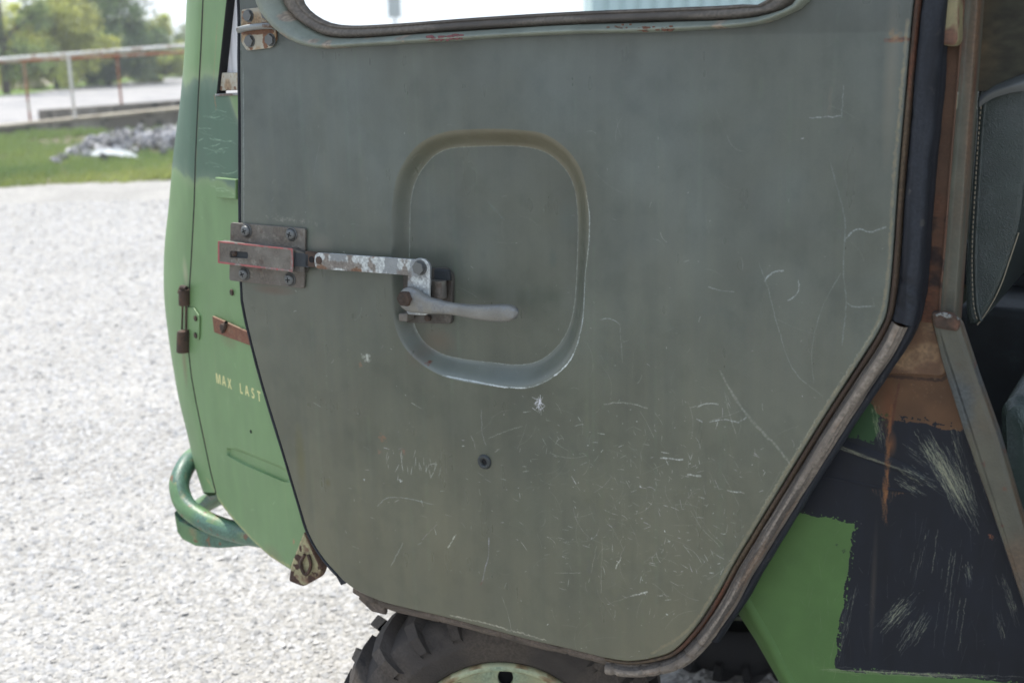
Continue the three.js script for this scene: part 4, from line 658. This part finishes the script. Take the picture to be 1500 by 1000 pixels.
mesh('bolt', hexHead([-0.1423,1.0189,0.0005], 0.006, 0.003), M.rust, front);
mesh('drilled_hole', cyl([-0.1116,0.7665,0.0003], 0.0035, 0.0006), M.black, front);
// quarter window between pillar and door
const qa = [[-0.0741,1.5198],[-0.1414,1.3636]];
mesh('window_gasket', sweep([[qa[0][0] + 0.02, 1.93], qa[0], qa[1]], [[-0.001, 0.001], [0.004, 0.004], [0.006, 0.001], [0.007, -0.006], [0.007, -0.012]], 1), M.black, front, true);
mesh('window_pane', plate([...[[-0.1003,1.5188],[-0.1566,1.3965],[-0.0186,1.3945],[0.0193,1.5136]], [[0.0193,1.5136][0] + 0.01, 1.9], [[-0.1003,1.5188][0] + 0.02, 1.9]], -0.012, 0.002), M.plastic = new THREE.MeshPhysicalMaterial({ map: ctex(canvas(256, 256, (x, y, o) => { const v = 186 + 80 * (fbm(x / 9, y / 160, 3) - 0.4) + 20 * fbm(x / 40, y / 40, 3); o[0] = v; o[1] = v; o[2] = v * 1.01; }), true, [0.25, 0.6]), transmission: 0.12, thickness: 0, roughness: 0.3, side: THREE.DoubleSide }), front);
mesh('window_sill', plate([[-0.135,1.4012],[-0.0056,1.4012],[-0.0099,1.374],[-0.146,1.3703]], -0.009, 0.008, 0.002), M.beige, front);
mesh('window_sill', plate([[-0.1436,1.3659],[-0.0027,1.3699],[-0.0034,1.3655],[-0.1445,1.3613]], -0.05, 0.054, 0.002), M.steel, front);
mesh('door_jamb', box(0.1, 0.13, 0.72, 1.36, -0.12, -0.005), M.under, front);
// rusted end of the sill under the green panel
mesh('sill_end', plate(rounded([[-0.5359,0.6328],[-0.5168,0.5924],[-0.5025,0.5675],[-0.5112,0.5506],[-0.5459,0.5282],[-0.5775,0.532],[-0.5702,0.5643]], 0.006), -0.085, 0.02, 0.003), M.sillRust = std({ map: wornMap(512, 0.2, 0x948e6c, 0.2, [{ f: 16, t: 0.66, c: 0x6a5040, s: 0.05 }, { f: 40, t: 0.62, c: 0x3f2c22, s: 0.04 }]), roughness: 0.85, bumpMap: grain, bumpScale: 0.002 }), truck);
mesh('sill_end', tube([[-0.5342,0.5922,-0.062], [-0.5431,0.5736,-0.06], [-0.5341,0.5551,-0.06], [-0.5206,0.5755,-0.06], [-0.5267,0.5936,-0.062]], 0.003, 20, 6), M.rust, truck);

// ----- bumper tube wrapping round the front -----
M.bumper = std({ map: wornMap(512, 0.5, 0x56764f, 0.14, [{ f: 9, t: 0.56, c: 0x466656, s: 0.12 }, { f: 20, t: 0.68, c: 0x7d7654, s: 0.08 }, { f: 60, t: 0.75, c: 0x6a4e38, s: 0.05 }]), roughness: 0.45, bumpMap: grain, bumpScale: 0.0004 });
{
  const b = new THREE.Group(); b.name = 'bumper'; truck.add(b);
  mesh('bumper_tube', tube([[-1.199,0.5346,-0.62], [-1.1226,0.5805,-0.48], [-1.0627,0.6066,-0.36], [-1.0324,0.6027,-0.29], [-1.0131,0.5801,-0.25], [-0.982,0.5509,-0.23], [-0.9266,0.5319,-0.22], [-0.8479,0.5265,-0.21], [-0.7605,0.532,-0.2], [-0.6677,0.5445,-0.19]], 0.0205, 90, 16), M.bumper, b);
  mesh('bumper_bracket', plate([[-1.0051,0.5332],[-0.992,0.5162],[-0.941,0.506],[-0.8597,0.5032],[-0.7967,0.5162],[-0.8074,0.4956],[-0.8896,0.4744],[-0.9528,0.467],[-0.9893,0.4751],[-1.0027,0.4891]], -0.25, 0.03, 0.006), M.bumper, b);
  mesh('bumper_stub', tube([[-1.0332,0.4968,-0.3], [-1.0557,0.4936,-0.36], [-1.0809,0.484,-0.45]], 0.019, 12, 12), M.bumper, b);
}

// ----- pillar, bracket, beam and rear side panel right of the door -----
{
  const p0 = [0.4641,1.095,-0.045], p1 = [0.4778,1.4558,-0.045], path = []; for (let i = 0; i <= 40; i++) { const t = i / 40 * 1.75; path.push([lerp(p0[0], p1[0], t) - 0.008, lerp(p0[1], p1[1], t), -0.045]); }
  const pl = new THREE.Group(); pl.name = 'door_pillar'; truck.add(pl);
  mesh('rust_flange', sweep(path, [[-0.03, -0.012], [-0.004, -0.004], [0.012, -0.002], [0.0245, -0.001], [0.0265, 0.004], [0.029, 0.005], [0.029, 0.001]], -1, (l, k) => [(k > 2 ? 0.009 * clamp(1 - l / 0.5) : 0) + 0.0012 * (fbm(l * 20, k, 3) - 0.5), 0.001 * (fbm(l * 40, k * 3, 3) - 0.5)]), M.pillar, pl, true);
  mesh('olive_channel', sweep(path, [[0.029, 0.001], [0.031, -0.005], [0.034, -0.006], [0.038, -0.004], [0.0405, -0.006], [0.042, -0.014], [0.0425, -0.035]], -1, (l, k) => [(k > 2 ? 0.014 : 0.009) * clamp(1 - l / 0.5), 0.0008 * (fbm(l * 40, k * 3, 3) - 0.5)]), M.pillarOlive, pl, true);
  mesh('strike_block', plate(rounded([[0.4779,1.4928],[0.4985,1.4919],[0.5017,1.4251],[0.4976,1.4192],[0.4841,1.421],[0.4795,1.4361]], 0.004), -0.045, 0.03, 0.004), M.strike = std({ map: wornMap(256, 0.15, 0x807858, 0.16, [{ f: 30, t: 0.58, c: 0x5c4030, s: 0.08 }]), roughness: 0.7 }), pl);
}
const RX0 = 0.22, RW = 0.62, RY0 = 0.3, RH = 0.9, rpx = (p) => [(p[0] - RX0) / RW * 1024, (1 - (p[1] - RY0) / RH) * 1486];
const navyCut = [[0.3257,0.8202],[0.3983,0.8157],[0.381,0.6045]], primY = [0.4686,0.9643][1], greenHi = [0.4231,0.9293], seamA = [0.3634,0.9162], navyLow = [[0.3838,0.6051],[0.6175,0.6421]];
const sidePaint = ctex(canvas(1024, 1486, (x, y, o) => {
  const X = RX0 + x / 1024 * RW, Y = RY0 + RH - y / 1486 * RH, n = fbm(X * 40, Y * 40, 4) - 0.5, r1 = (fbm(X * 60, Y * 60, 5) - 0.5) * 0.009 + (fbm(X * 320, Y * 320, 2) > 0.66 ? 0.005 : 0), m = 1 + 0.1 * n + 0.08 * (fbm(X * 8, Y * 9, 3) - 0.5) + 0.03 * (vn(x * 0.9, y * 0.9) - 0.5);
  let c = [71, 99, 54];                                            // green
  const xb = lerp(navyCut[1][0], navyCut[2][0], clamp((navyCut[1][1] - Y) / (navyCut[1][1] - navyCut[2][1]))) + r1, yb = lerp(navyCut[0][1], navyCut[1][1], (X - navyCut[0][0]) / (navyCut[1][0] - navyCut[0][0])) + r1;
  const yl = lerp(navyLow[0][1], navyLow[1][1], (X - navyLow[0][0]) / (navyLow[1][0] - navyLow[0][0])) + r1;
  if ((X > xb || Y > yb) && Y > yl) c = [17, 21, 29];                  // dark blue-grey
  if (X < greenHi[0] + r1 * 2 && Y > greenHi[1] + r1 + 0.1 * (greenHi[0] - X)) c = [34, 62, 34];   // older green patch
  const pe = primY + r1 * 1.6 + 0.012 * (fbm(X * 30, 3, 3) - 0.5) + 0.03 * sstep(greenHi[0] + 0.01, greenHi[0] - 0.03, X);
  if (Y > pe) { const q = 0.9 + 0.3 * fbm(X * 26, Y * 30, 4); c = [80 * q, 58 * q, 40 * q]; }        // bare brown primer
  const mm = m + (c[2] === 29 && c[0] === 17 ? 0.35 * (fbm(X * 16 + 7, Y * 20, 4) - 0.5) + 0.25 * (fbm(X * 90, Y * 14, 3) - 0.5) : 0);
  for (let k = 0; k < 3; k++) o[k] = c[k] * mm;
}, (ctx) => {
  const bone = ['#7d7f68', '#6c7060', '#8a8a70'];
  // paint scraped away to the pale coat: bundles of parallel strokes
  const bundle = (a, b, w, n, al = 0.6) => { for (let i = 0; i < n * 1.8; i++) { const o = [gauss() * w * 1.7, gauss() * w * 1.2], t0 = rr(-0.2, 0.8), t1 = t0 + Math.pow(rnd(), 2) * 0.7 + 0.06, P = (t) => [lerp(a[0], b[0], t) + o[0], lerp(a[1], b[1], t) + o[1]]; stroke(ctx, [P(t0), P(t1)], rr(0.5, 1.9), bone[i % 3], al * rr(0.3, 1.1), rpx, 1.2); } };
  bundle(...[[0.4916,0.9346],[0.5326,0.8694]], 0.008, 150); bundle(...[[0.5077,0.9236],[0.5355,0.8609]], 0.009, 60, 0.5); bundle(...[[0.4635,0.8989],[0.4934,0.8837]], 0.008, 40); bundle(...[[0.4746,0.9277],[0.5086,0.9059]], 0.01, 40, 0.5); bundle(...[[0.5182,0.9516],[0.538,0.8882]], 0.004, 26); bundle(...[[0.4541,0.8838],[0.4774,0.872]], 0.004, 26);
  bundle(...[[0.4722,0.7237],[0.4462,0.6843]], 0.008, 60); bundle(...[[0.4943,0.7094],[0.475,0.6666]], 0.008, 30); bundle(...[[0.4882,0.8253],[0.4792,0.7536]], 0.006, 8); bundle(...[[0.5268,0.8003],[0.5203,0.6962]], 0.01, 12); bundle(...[[0.5424,0.7849],[0.5492,0.7531]], 0.003, 10); bundle(...[[0.5814,0.7286],[0.5914,0.6984]], 0.003, 12); bundle(...[[0.4004,0.7181],[0.3858,0.6258]], 0.004, 14);
  bundle(...[[0.5848,0.7751],[0.6019,0.7331]], 0.003, 24); bundle(...[[0.3839,0.6031],[0.5529,0.6353]], 0.003, 40, 0.45); bundle(...[[0.5336,0.9625],[0.553,0.9039]], 0.003, 40, 0.4); bundle(...[[0.4194,0.9741],[0.428,0.9346]], 0.004, 40, 0.5); bundle(...[[0.3721,0.9202],[0.4635,0.8989]], 0.002, 34, 0.5);
  // rust runs
  for (let i = 0; i < 70; i++) { const p = [0.4392,0.9855], q = [0.4374,0.8395], t = rnd(); stroke(ctx, [[lerp(p[0], q[0], t) + gauss() * 0.004, lerp(p[1], q[1], t)], [lerp(p[0], q[0], t) + gauss() * 0.004, lerp(p[1], q[1], t) - 0.02]], rr(1.5, 5), i % 2 ? '#7c5230' : '#5f3e28', 0.32, rpx); }
  for (let i = 0; i < 44; i++) { const a = [0.4206,0.8683], b = [0.4616,0.8694], c = [0.4383,0.821], t = rnd(), w = Math.max(0, 1 - Math.abs(t - 0.38) * 2.1) * rr(0.4, 1); stroke(ctx, [[lerp(a[0], b[0], t), lerp(a[1], b[1], t)], [lerp(lerp(a[0], b[0], t), c[0], 0.75 * w), lerp(a[1], c[1], clamp(w * rr(0.3, 1)))]], rr(1, 3), i % 2 ? '#8a5f34' : '#6a4a2e', 0.24, rpx, 3); }
  soft(ctx, [0.4417,0.932], 14, 34, '120,76,44', 0.7, rpx); soft(ctx, [0.4363,0.9762], 18, 70, '96,58,36', 0.6, rpx); soft(ctx, [0.4282,0.7336], 8, 180, '92,80,62', 0.4, rpx);
  stroke(ctx, dense([[0.4479,1.0131],[0.4442,0.9861],[0.4421,0.959]], 0.01), 5, '#4a2c20', 0.6, rpx); blot(ctx, [0.5671,0.8287], 6, '#8a5236', 0.7, rpx, 20);
  stroke(ctx, [[0.4259,1.0195],[0.4982,1.0215],[0.5058,1.0293]], 7, '#2e211a', 0.7, rpx);  // dark line below the gusset: shading of its edge painted in
  for (let i = 0; i < 70; i++) { const p = [0.4823,1.0171]; blot(ctx, [p[0] + gauss() * 0.03, p[1] + gauss() * 0.03], 3, i % 2 ? '#6a5f5c' : '#7a5a3c', 0.3, rpx, 4); }
  blot(ctx, [0.3882,0.7766], 4, '#1f2a22', 0.9, rpx, 12); blot(ctx, [0.3772,0.7823], 3, '#1f2a22', 0.8, rpx, 6);
  for (let i = 0; i < 260; i++) { const c = [rr(0.34, 0.66), rr(0.42, 0.85)]; stroke(ctx, [c, [c[0] + gauss() * 0.008, c[1] + gauss() * 0.035]], rr(0.5, 1.1), '#6c7064', 0.3, rpx, 0.6); }
  for (let i = 0; i < 60; i++) blot(ctx, [rr(0.3, 0.7), rr(0.45, 0.85)], rr(0.6, 1.6), '#a5a896', 0.6, rpx, 3);
}), true);
sidePaint.wrapS = sidePaint.wrapT = THREE.ClampToEdgeWrapping; sidePaint.repeat.set(1 / RW, 1 / RH); sidePaint.offset.set(-RX0 / RW, -RY0 / RH);
M.side = new THREE.MeshPhysicalMaterial({ map: sidePaint, roughness: 0.6, specularIntensity: 0.5, bumpMap: dents, bumpScale: 0.004, side: THREE.DoubleSide });
{
  const z = -0.055, bend = [[0.2424,0.7135],[0.2708,0.6684],[0.2981,0.6274],[0.3154,0.5934],[0.3355,0.5623],[0.3933,0.474]], rim = [[0.2235,0.6581],[0.2307,0.6462],[0.2604,0.6062],[0.2921,0.5575],[0.3156,0.5174],[0.3664,0.4344]];
  // pressed bead across the panel: a real fold, then the plain sheet
  const pts = [...bend, ...[[0.6944,0.552],[0.6361,0.7133],[0.5787,0.8709],[0.5412,0.967],[0.5092,1.0545],[0.4979,1.0993],[0.4785,1.1197],[0.4568,1.1179],[0.4062,1.0439],[0.3316,0.9257]]];
  const panel = mesh('rear_side_panel', keep(new THREE.ShapeGeometry(shape(pts)).translate(0, 0, z)), M.side, truck, true);
  panel.userData.label = 'side panel with green, dark blue and brown patches of worn camouflage';
  const rows = [0, 0.12, 0.3, 0.6, 1].map((t) => bend.map((b, i) => [lerp(b[0], rim[i][0], t), lerp(b[1], rim[i][1], t), z + [0, 0.003, 0.001, -0.012, -0.03][[0, 0.12, 0.3, 0.6, 1].indexOf(t)]]));
  mesh('arch_flange', keep(grid(rows)), M.side, panel, true);
  const fold = dense([[0.3406,0.927],[0.372,0.9221],[0.4047,0.9157],[0.4377,0.9078],[0.4678,0.8978],[0.4824,0.8892]], 0.006).map((p) => [p[0], p[1], z]);
  mesh('pressed_bead', planar(sweep(fold, [[-0.008, 0.0003], [-0.004, 0.002], [0, 0.0036], [0.004, 0.002], [0.008, 0.0003]], 1)), M.side, panel, true);
  const fold2 = dense([[0.3057,0.8727],[0.3514,0.8751],[0.4047,0.8732],[0.4394,0.8713],[0.4774,0.872]], 0.006).map((p) => [p[0], p[1], z]);
  mesh('pressed_bead', planar(sweep(fold2, [[-0.002, 0.0003], [0, 0.0016], [0.002, 0.0003]], 1)), M.side, panel, true);
  mesh('gusset', plate(rounded([[0.4668,1.101],[0.482,1.1023],[0.5048,1.0355],[0.4988,1.028],[0.4706,1.0274],[0.4268,1.0252],[0.4461,1.0751]], 0.005), z + 0.0005, 0.006, 0.0015), M.primer = std({ map: wornMap(512, 0.25, 0x583f2b, 0.14, [{ f: 20, t: 0.58, c: 0x7a6248, s: 0.1 }, { f: 60, t: 0.68, c: 0x4e3a2e, s: 0.05 }]), roughness: 0.7 }), panel);
  const beam = mesh('diagonal_beam', plate(rounded([[0.4849,1.1082],[0.5091,1.1095],[0.5204,1.1014],[0.5442,1.038],[0.5714,0.9705],[0.5998,0.8849],[0.6629,0.6994],[0.7016,0.5867],[0.6763,0.5701],[0.613,0.7572],[0.5672,0.8777],[0.5294,0.9725],[0.5014,1.051]], 0.005, 3), -0.05, 0.024, 0.007), M.beam, truck);
  mesh('beam_cap', [plate(rounded([[0.4865,1.1127],[0.5114,1.1132],[0.5212,1.1025],[0.5188,1.0907],[0.4922,1.0932]], 0.005), -0.035, 0.013, 0.004)], M.rust, beam);
  const worn = []; for (let i = 0; i < 26; i++) { const g = new THREE.SphereGeometry(1, 5, 4), p = [0.5032,1.1102,-0.02]; g.scale(rr(0.001, 0.003), rr(0.0008, 0.002), 0.0014); g.translate(p[0] + gauss() * 0.012, p[1] + gauss() * 0.003, -0.0222); worn.push(g); }
  mesh('bare_metal', worn, M.steel, beam);
}
M.vinylLit = M.vinyl.clone(); M.vinylLit.roughness = 0.24; M.vinylLit.color.setScalar(2.2);  // brighter copy of the vinyl: the cushion highlight is put into its colour
// ----- seat and what is seen of the cab -----
{
  const seat = new THREE.Group(); seat.name = 'seat'; truck.add(seat);
  const z = -0.13, side = dense([[0.5146,1.0777],[0.5244,1.0777],[0.547,1.1281],[0.5638,1.1953],[0.5677,1.2633],[0.5671,1.328],[0.5595,1.3837],[0.5347,1.3792],[0.5095,1.3746],[0.5074,1.3194],[0.5061,1.2615],[0.5056,1.2025],[0.5059,1.1424]], 0.012, true);
  const back = mesh('backrest', plate(side.map((p) => [p[0], p[1]]), -0.55, 0.42, 0.006), M.vinyl, seat);
  back.userData.label = 'black vinyl backrest with a pale stitched seam';
  const sm = dense([[0.5136,1.3717],[0.5121,1.3201],[0.512,1.2709],[0.5121,1.2293],[0.5127,1.1788],[0.5153,1.1362],[0.52,1.0976],[0.5249,1.0833]], 0.006), st = [];
  mesh('piping', tube(sm.map((p) => [p[0] + 0.003, p[1], -0.131]), 0.0028, 120, 6), M.vinyl, seat);
  for (let i = 0; i + 1 < sm.length; i += 1) { const a = sm[i], b = sm[i + 1]; st.push(tube([[a[0] - 0.001, a[1], -0.1295], [lerp(a[0], b[0], 0.6) - 0.001, lerp(a[1], b[1], 0.6), -0.1295]], 0.0009, 1, 5)); }
  mesh('stitching', st, M.thread, seat).userData.kind = 'stuff';
  mesh('piping', tube([[0.5236,1.0776,-0.13], [0.5353,1.0978,-0.13], [0.5477,1.1282,-0.13], [0.5565,1.1629,-0.13], [0.5645,1.1962,-0.13]], 0.0008, 30, 5), M.thread, seat);
  const fl = [0, 1, 2, 3, 4].map((i) => dense([[0.5114,1.3702],[0.5211,1.3765],[0.536,1.3819],[0.5508,1.3873],[0.5626,1.391]], 0.008).map((p, k, a) => [p[0], p[1] - 0.006 * i + 0.003 * Math.sin(k * 0.5) * (i > 2 ? 1 : 0), [-0.15, -0.125, -0.118, -0.117, -0.121][i]]));
  mesh('top_flap', grid(fl), std({ color: new THREE.Color(0x4a4e4e), roughness: 0.32 }), seat);
  mesh('cushion', (() => { const g = plate(rounded([[0.5455,0.9469],[0.5594,0.9655],[0.5926,0.9659],[0.6586,0.9469],[0.6714,0.7816],[0.5642,0.7615]], 0.02), -0.62, 0.42, 0.03); return g; })(), M.vinylLit, seat);
  const hang = []; for (let i = 0; i <= 14; i++) { hang.push([]); for (let j = 0; j <= 20; j++) { const u = i / 14, v = j / 20, a = [0.5072,1.3642], b = [0.5081,1.5623]; hang[i].push([lerp(a[0], b[0], v) + u * 0.23 - 0.035, lerp(a[1], b[1], v) + 0.01 * u * (1 - v), -0.112 - 0.05 * u + 0.006 * Math.sin(u * 14 + v * 3) * u - 0.02 * Math.exp(-u * 30)]); } }
  mesh('canvas_curtain', grid(hang, (i, j) => [i / 14 * 0.198 + 0.001, j / 20 * 0.3]), M.cloth, truck, true);
  mesh('bulkhead', [box(0.36, 1.1, 0.98, 1.06, -0.95, -0.9, 0.01)], M.dark, truck);
  mesh('engine_cover', box(0.4, 1.2, 0.55, 0.985, -1.0, -0.7, 0.02), M.dark, truck);
}
// ----- shell: floor, far side, roof, tail -----
mesh('floor', box(-0.5, 2.1, 0.6, 0.64, -1.32, -0.3), M.under, truck);
mesh('wheel_house', [box(-0.42, -0.05, 0.42, 0.6, -0.42, -0.4)], M.under, truck);
mesh('chassis_rail', box(0.5, 2.0, 0.4, 0.5, -0.52, -0.44), M.under, truck);
mesh('chassis_rail', box(0.5, 2.0, 0.4, 0.5, -1.0, -0.92), M.under, truck);
mesh('axle', cyl([-0.21, 0.29, -0.65], 0.04, 0.8, 'z'), M.under, truck);
mesh('far_side', [box(-0.45, 2.1, 0.6, 1.28, -1.36, -1.33), box(0.42, 0.5, 1.28, 1.95, -1.36, -1.33)], M.olive, truck);
mesh('tail', box(2.08, 2.12, 0.6, 1.95, -1.32, -0.06), M.olive, truck);
mesh('canvas_roof', box(-0.74, 2.14, 1.96, 1.99, -1.4, 0.02, 0.012), M.cloth, truck);
mesh('rear_side', [box(0.842, 2.1, 0.55, 1.2, -0.07, -0.05), box(0.86, 2.1, 1.2, 1.95, -0.09, -0.07)], M.olive, truck);
// ----- wheels -----
M.tyre = std({ map: wornMap(512, 0.4, 0x3a3531, 0.14, [{ f: 10, t: 0.55, c: 0x48413a, s: 0.15 }, { f: 40, t: 0.7, c: 0x302c29, s: 0.1 }]), roughness: 0.85, bumpMap: grain, bumpScale: 0.0008 });
M.tyreShaded = std({ color: new THREE.Color(0x1c1b1c), roughness: 0.75 });  // darker tyre copy: shade under the truck is put into its colour
M.rim = std({ map: wornMap(512, 0.4, 0xa6a886, 0.14, [{ f: 24, t: 0.68, c: 0x7d6a4c, s: 0.08 }, { f: 14, t: 0.6, c: 0x8a9a82, s: 0.15 }]), roughness: 0.6 });
function tyreGeo(R = 0.285, w = 0.088) {
  const p = [[0.158, -w * 0.7], [0.168, -w * 0.86], [0.2, -w], [0.235, -w * 1.0], [0.256, -w * 0.9], [0.264, -w * 0.6], [0.266, 0], [0.264, w * 0.6], [0.256, w * 0.9], [0.235, w], [0.21, w * 1.02], [0.206, w * 1.05], [0.2, w * 1.0], [0.178, w * 0.93], [0.168, w * 0.86], [0.158, w * 0.7]];
  const gs = [turn([0, 0, 0], p, 72)], n = 24;
  for (let s = -1; s <= 1; s += 2) for (let i = 0; i < n; i++) {
    const a0 = (i + (s > 0 ? 0.5 : 0)) / n * Math.PI * 2, prof = [[0, 0.262, R - 0.004, 0], [0.03, 0.262, R, 0.05], [0.06, 0.26, R - 0.001, 0.1], [w * 0.92, 0.25, R - 0.008, 0.15], [w * 1.03, 0.236, 0.258, 0.155], [w * 1.04, 0.216, 0.228, 0.16]], rows = [];
    prof.forEach(([ax, rb, rt, th], k) => { const hw = 0.052 - 0.003 * k, q = []; for (const [r, e] of [[rb, -1], [rt, -0.8], [rt, 0.8], [rb, 1]]) { const t = a0 + th + e * hw; q.push([Math.cos(t) * r, Math.sin(t) * r, s * (ax + (k > 3 ? (r === rt ? 0.007 : -0.003) : 0))]); } rows.push(q); });
    const g = grid(rows).toNonIndexed(); g.computeVertexNormals(); gs.push(g);
  }
  return gs;
}
function wheel(x, y, z, steer, flip) {
  const g = new THREE.Group(); g.name = flip ? 'wheel_001' : 'wheel'; g.position.set(x, y, z); g.rotation.y = steer + (flip ? Math.PI : 0); g.rotation.z = 0; truck.add(g);
  mesh('tyre', tyreGeo(), flip ? M.tyreShaded : M.tyre, g);
  mesh('rim', turn([0, 0, 0], [[0.16, 0.062], [0.164, 0.072], [0.16, 0.079], [0.152, 0.078], [0.147, 0.07], [0.142, 0.05], [0.136, 0.03], [0.132, 0.012], [0.13, -0.06]], 64), M.rim, g);
  mesh('brake_drum', turn([0, 0, 0], [[0, -0.01], [0.12, -0.01], [0.122, -0.06], [0, -0.06]], 36), M.under, g);
  const holes = []; for (let k = 0; k < 8; k++) { const a = k / 8 * 6.2832 + 1.49, c = [Math.cos(a) * 0.108, Math.sin(a) * 0.108], h = []; for (let j = 0; j < 14; j++) h.push([c[0] + 0.013 * Math.cos(j / 14 * 6.2832), c[1] + 0.017 * Math.sin(j / 14 * 6.2832)]); holes.push(h); }
  const disc = []; for (let j = 0; j < 60; j++) disc.push([0.134 * Math.cos(j / 60 * 6.2832), 0.134 * Math.sin(j / 60 * 6.2832)]);
  mesh('wheel_disc', [plate(disc, 0.012, 0.008, 0.002, holes), turn([0, 0, 0], [[0.06, 0.02], [0.055, 0.05], [0.03, 0.06], [0, 0.06]], 32)], M.rim, g);
  for (let k = 0; k < 5; k++) mesh('wheel_nut', hexHead([0.08 * Math.cos(k * 1.2566), 0.08 * Math.sin(k * 1.2566), 0.02], 0.011, 0.014), M.rust, g);
  return g;
}
wheel(-0.213, 0.29, -0.17, 0.5, false);
wheel(-0.1, 0.29, -1.05, 0.3, true);
{ const g = wheel(1.35, 0.29, -0.17, 0, false); g.name = 'wheel_002'; const h = wheel(1.35, 0.29, -1.2, 0, true); h.name = 'wheel_003'; }

renderer.render(scene, camera);
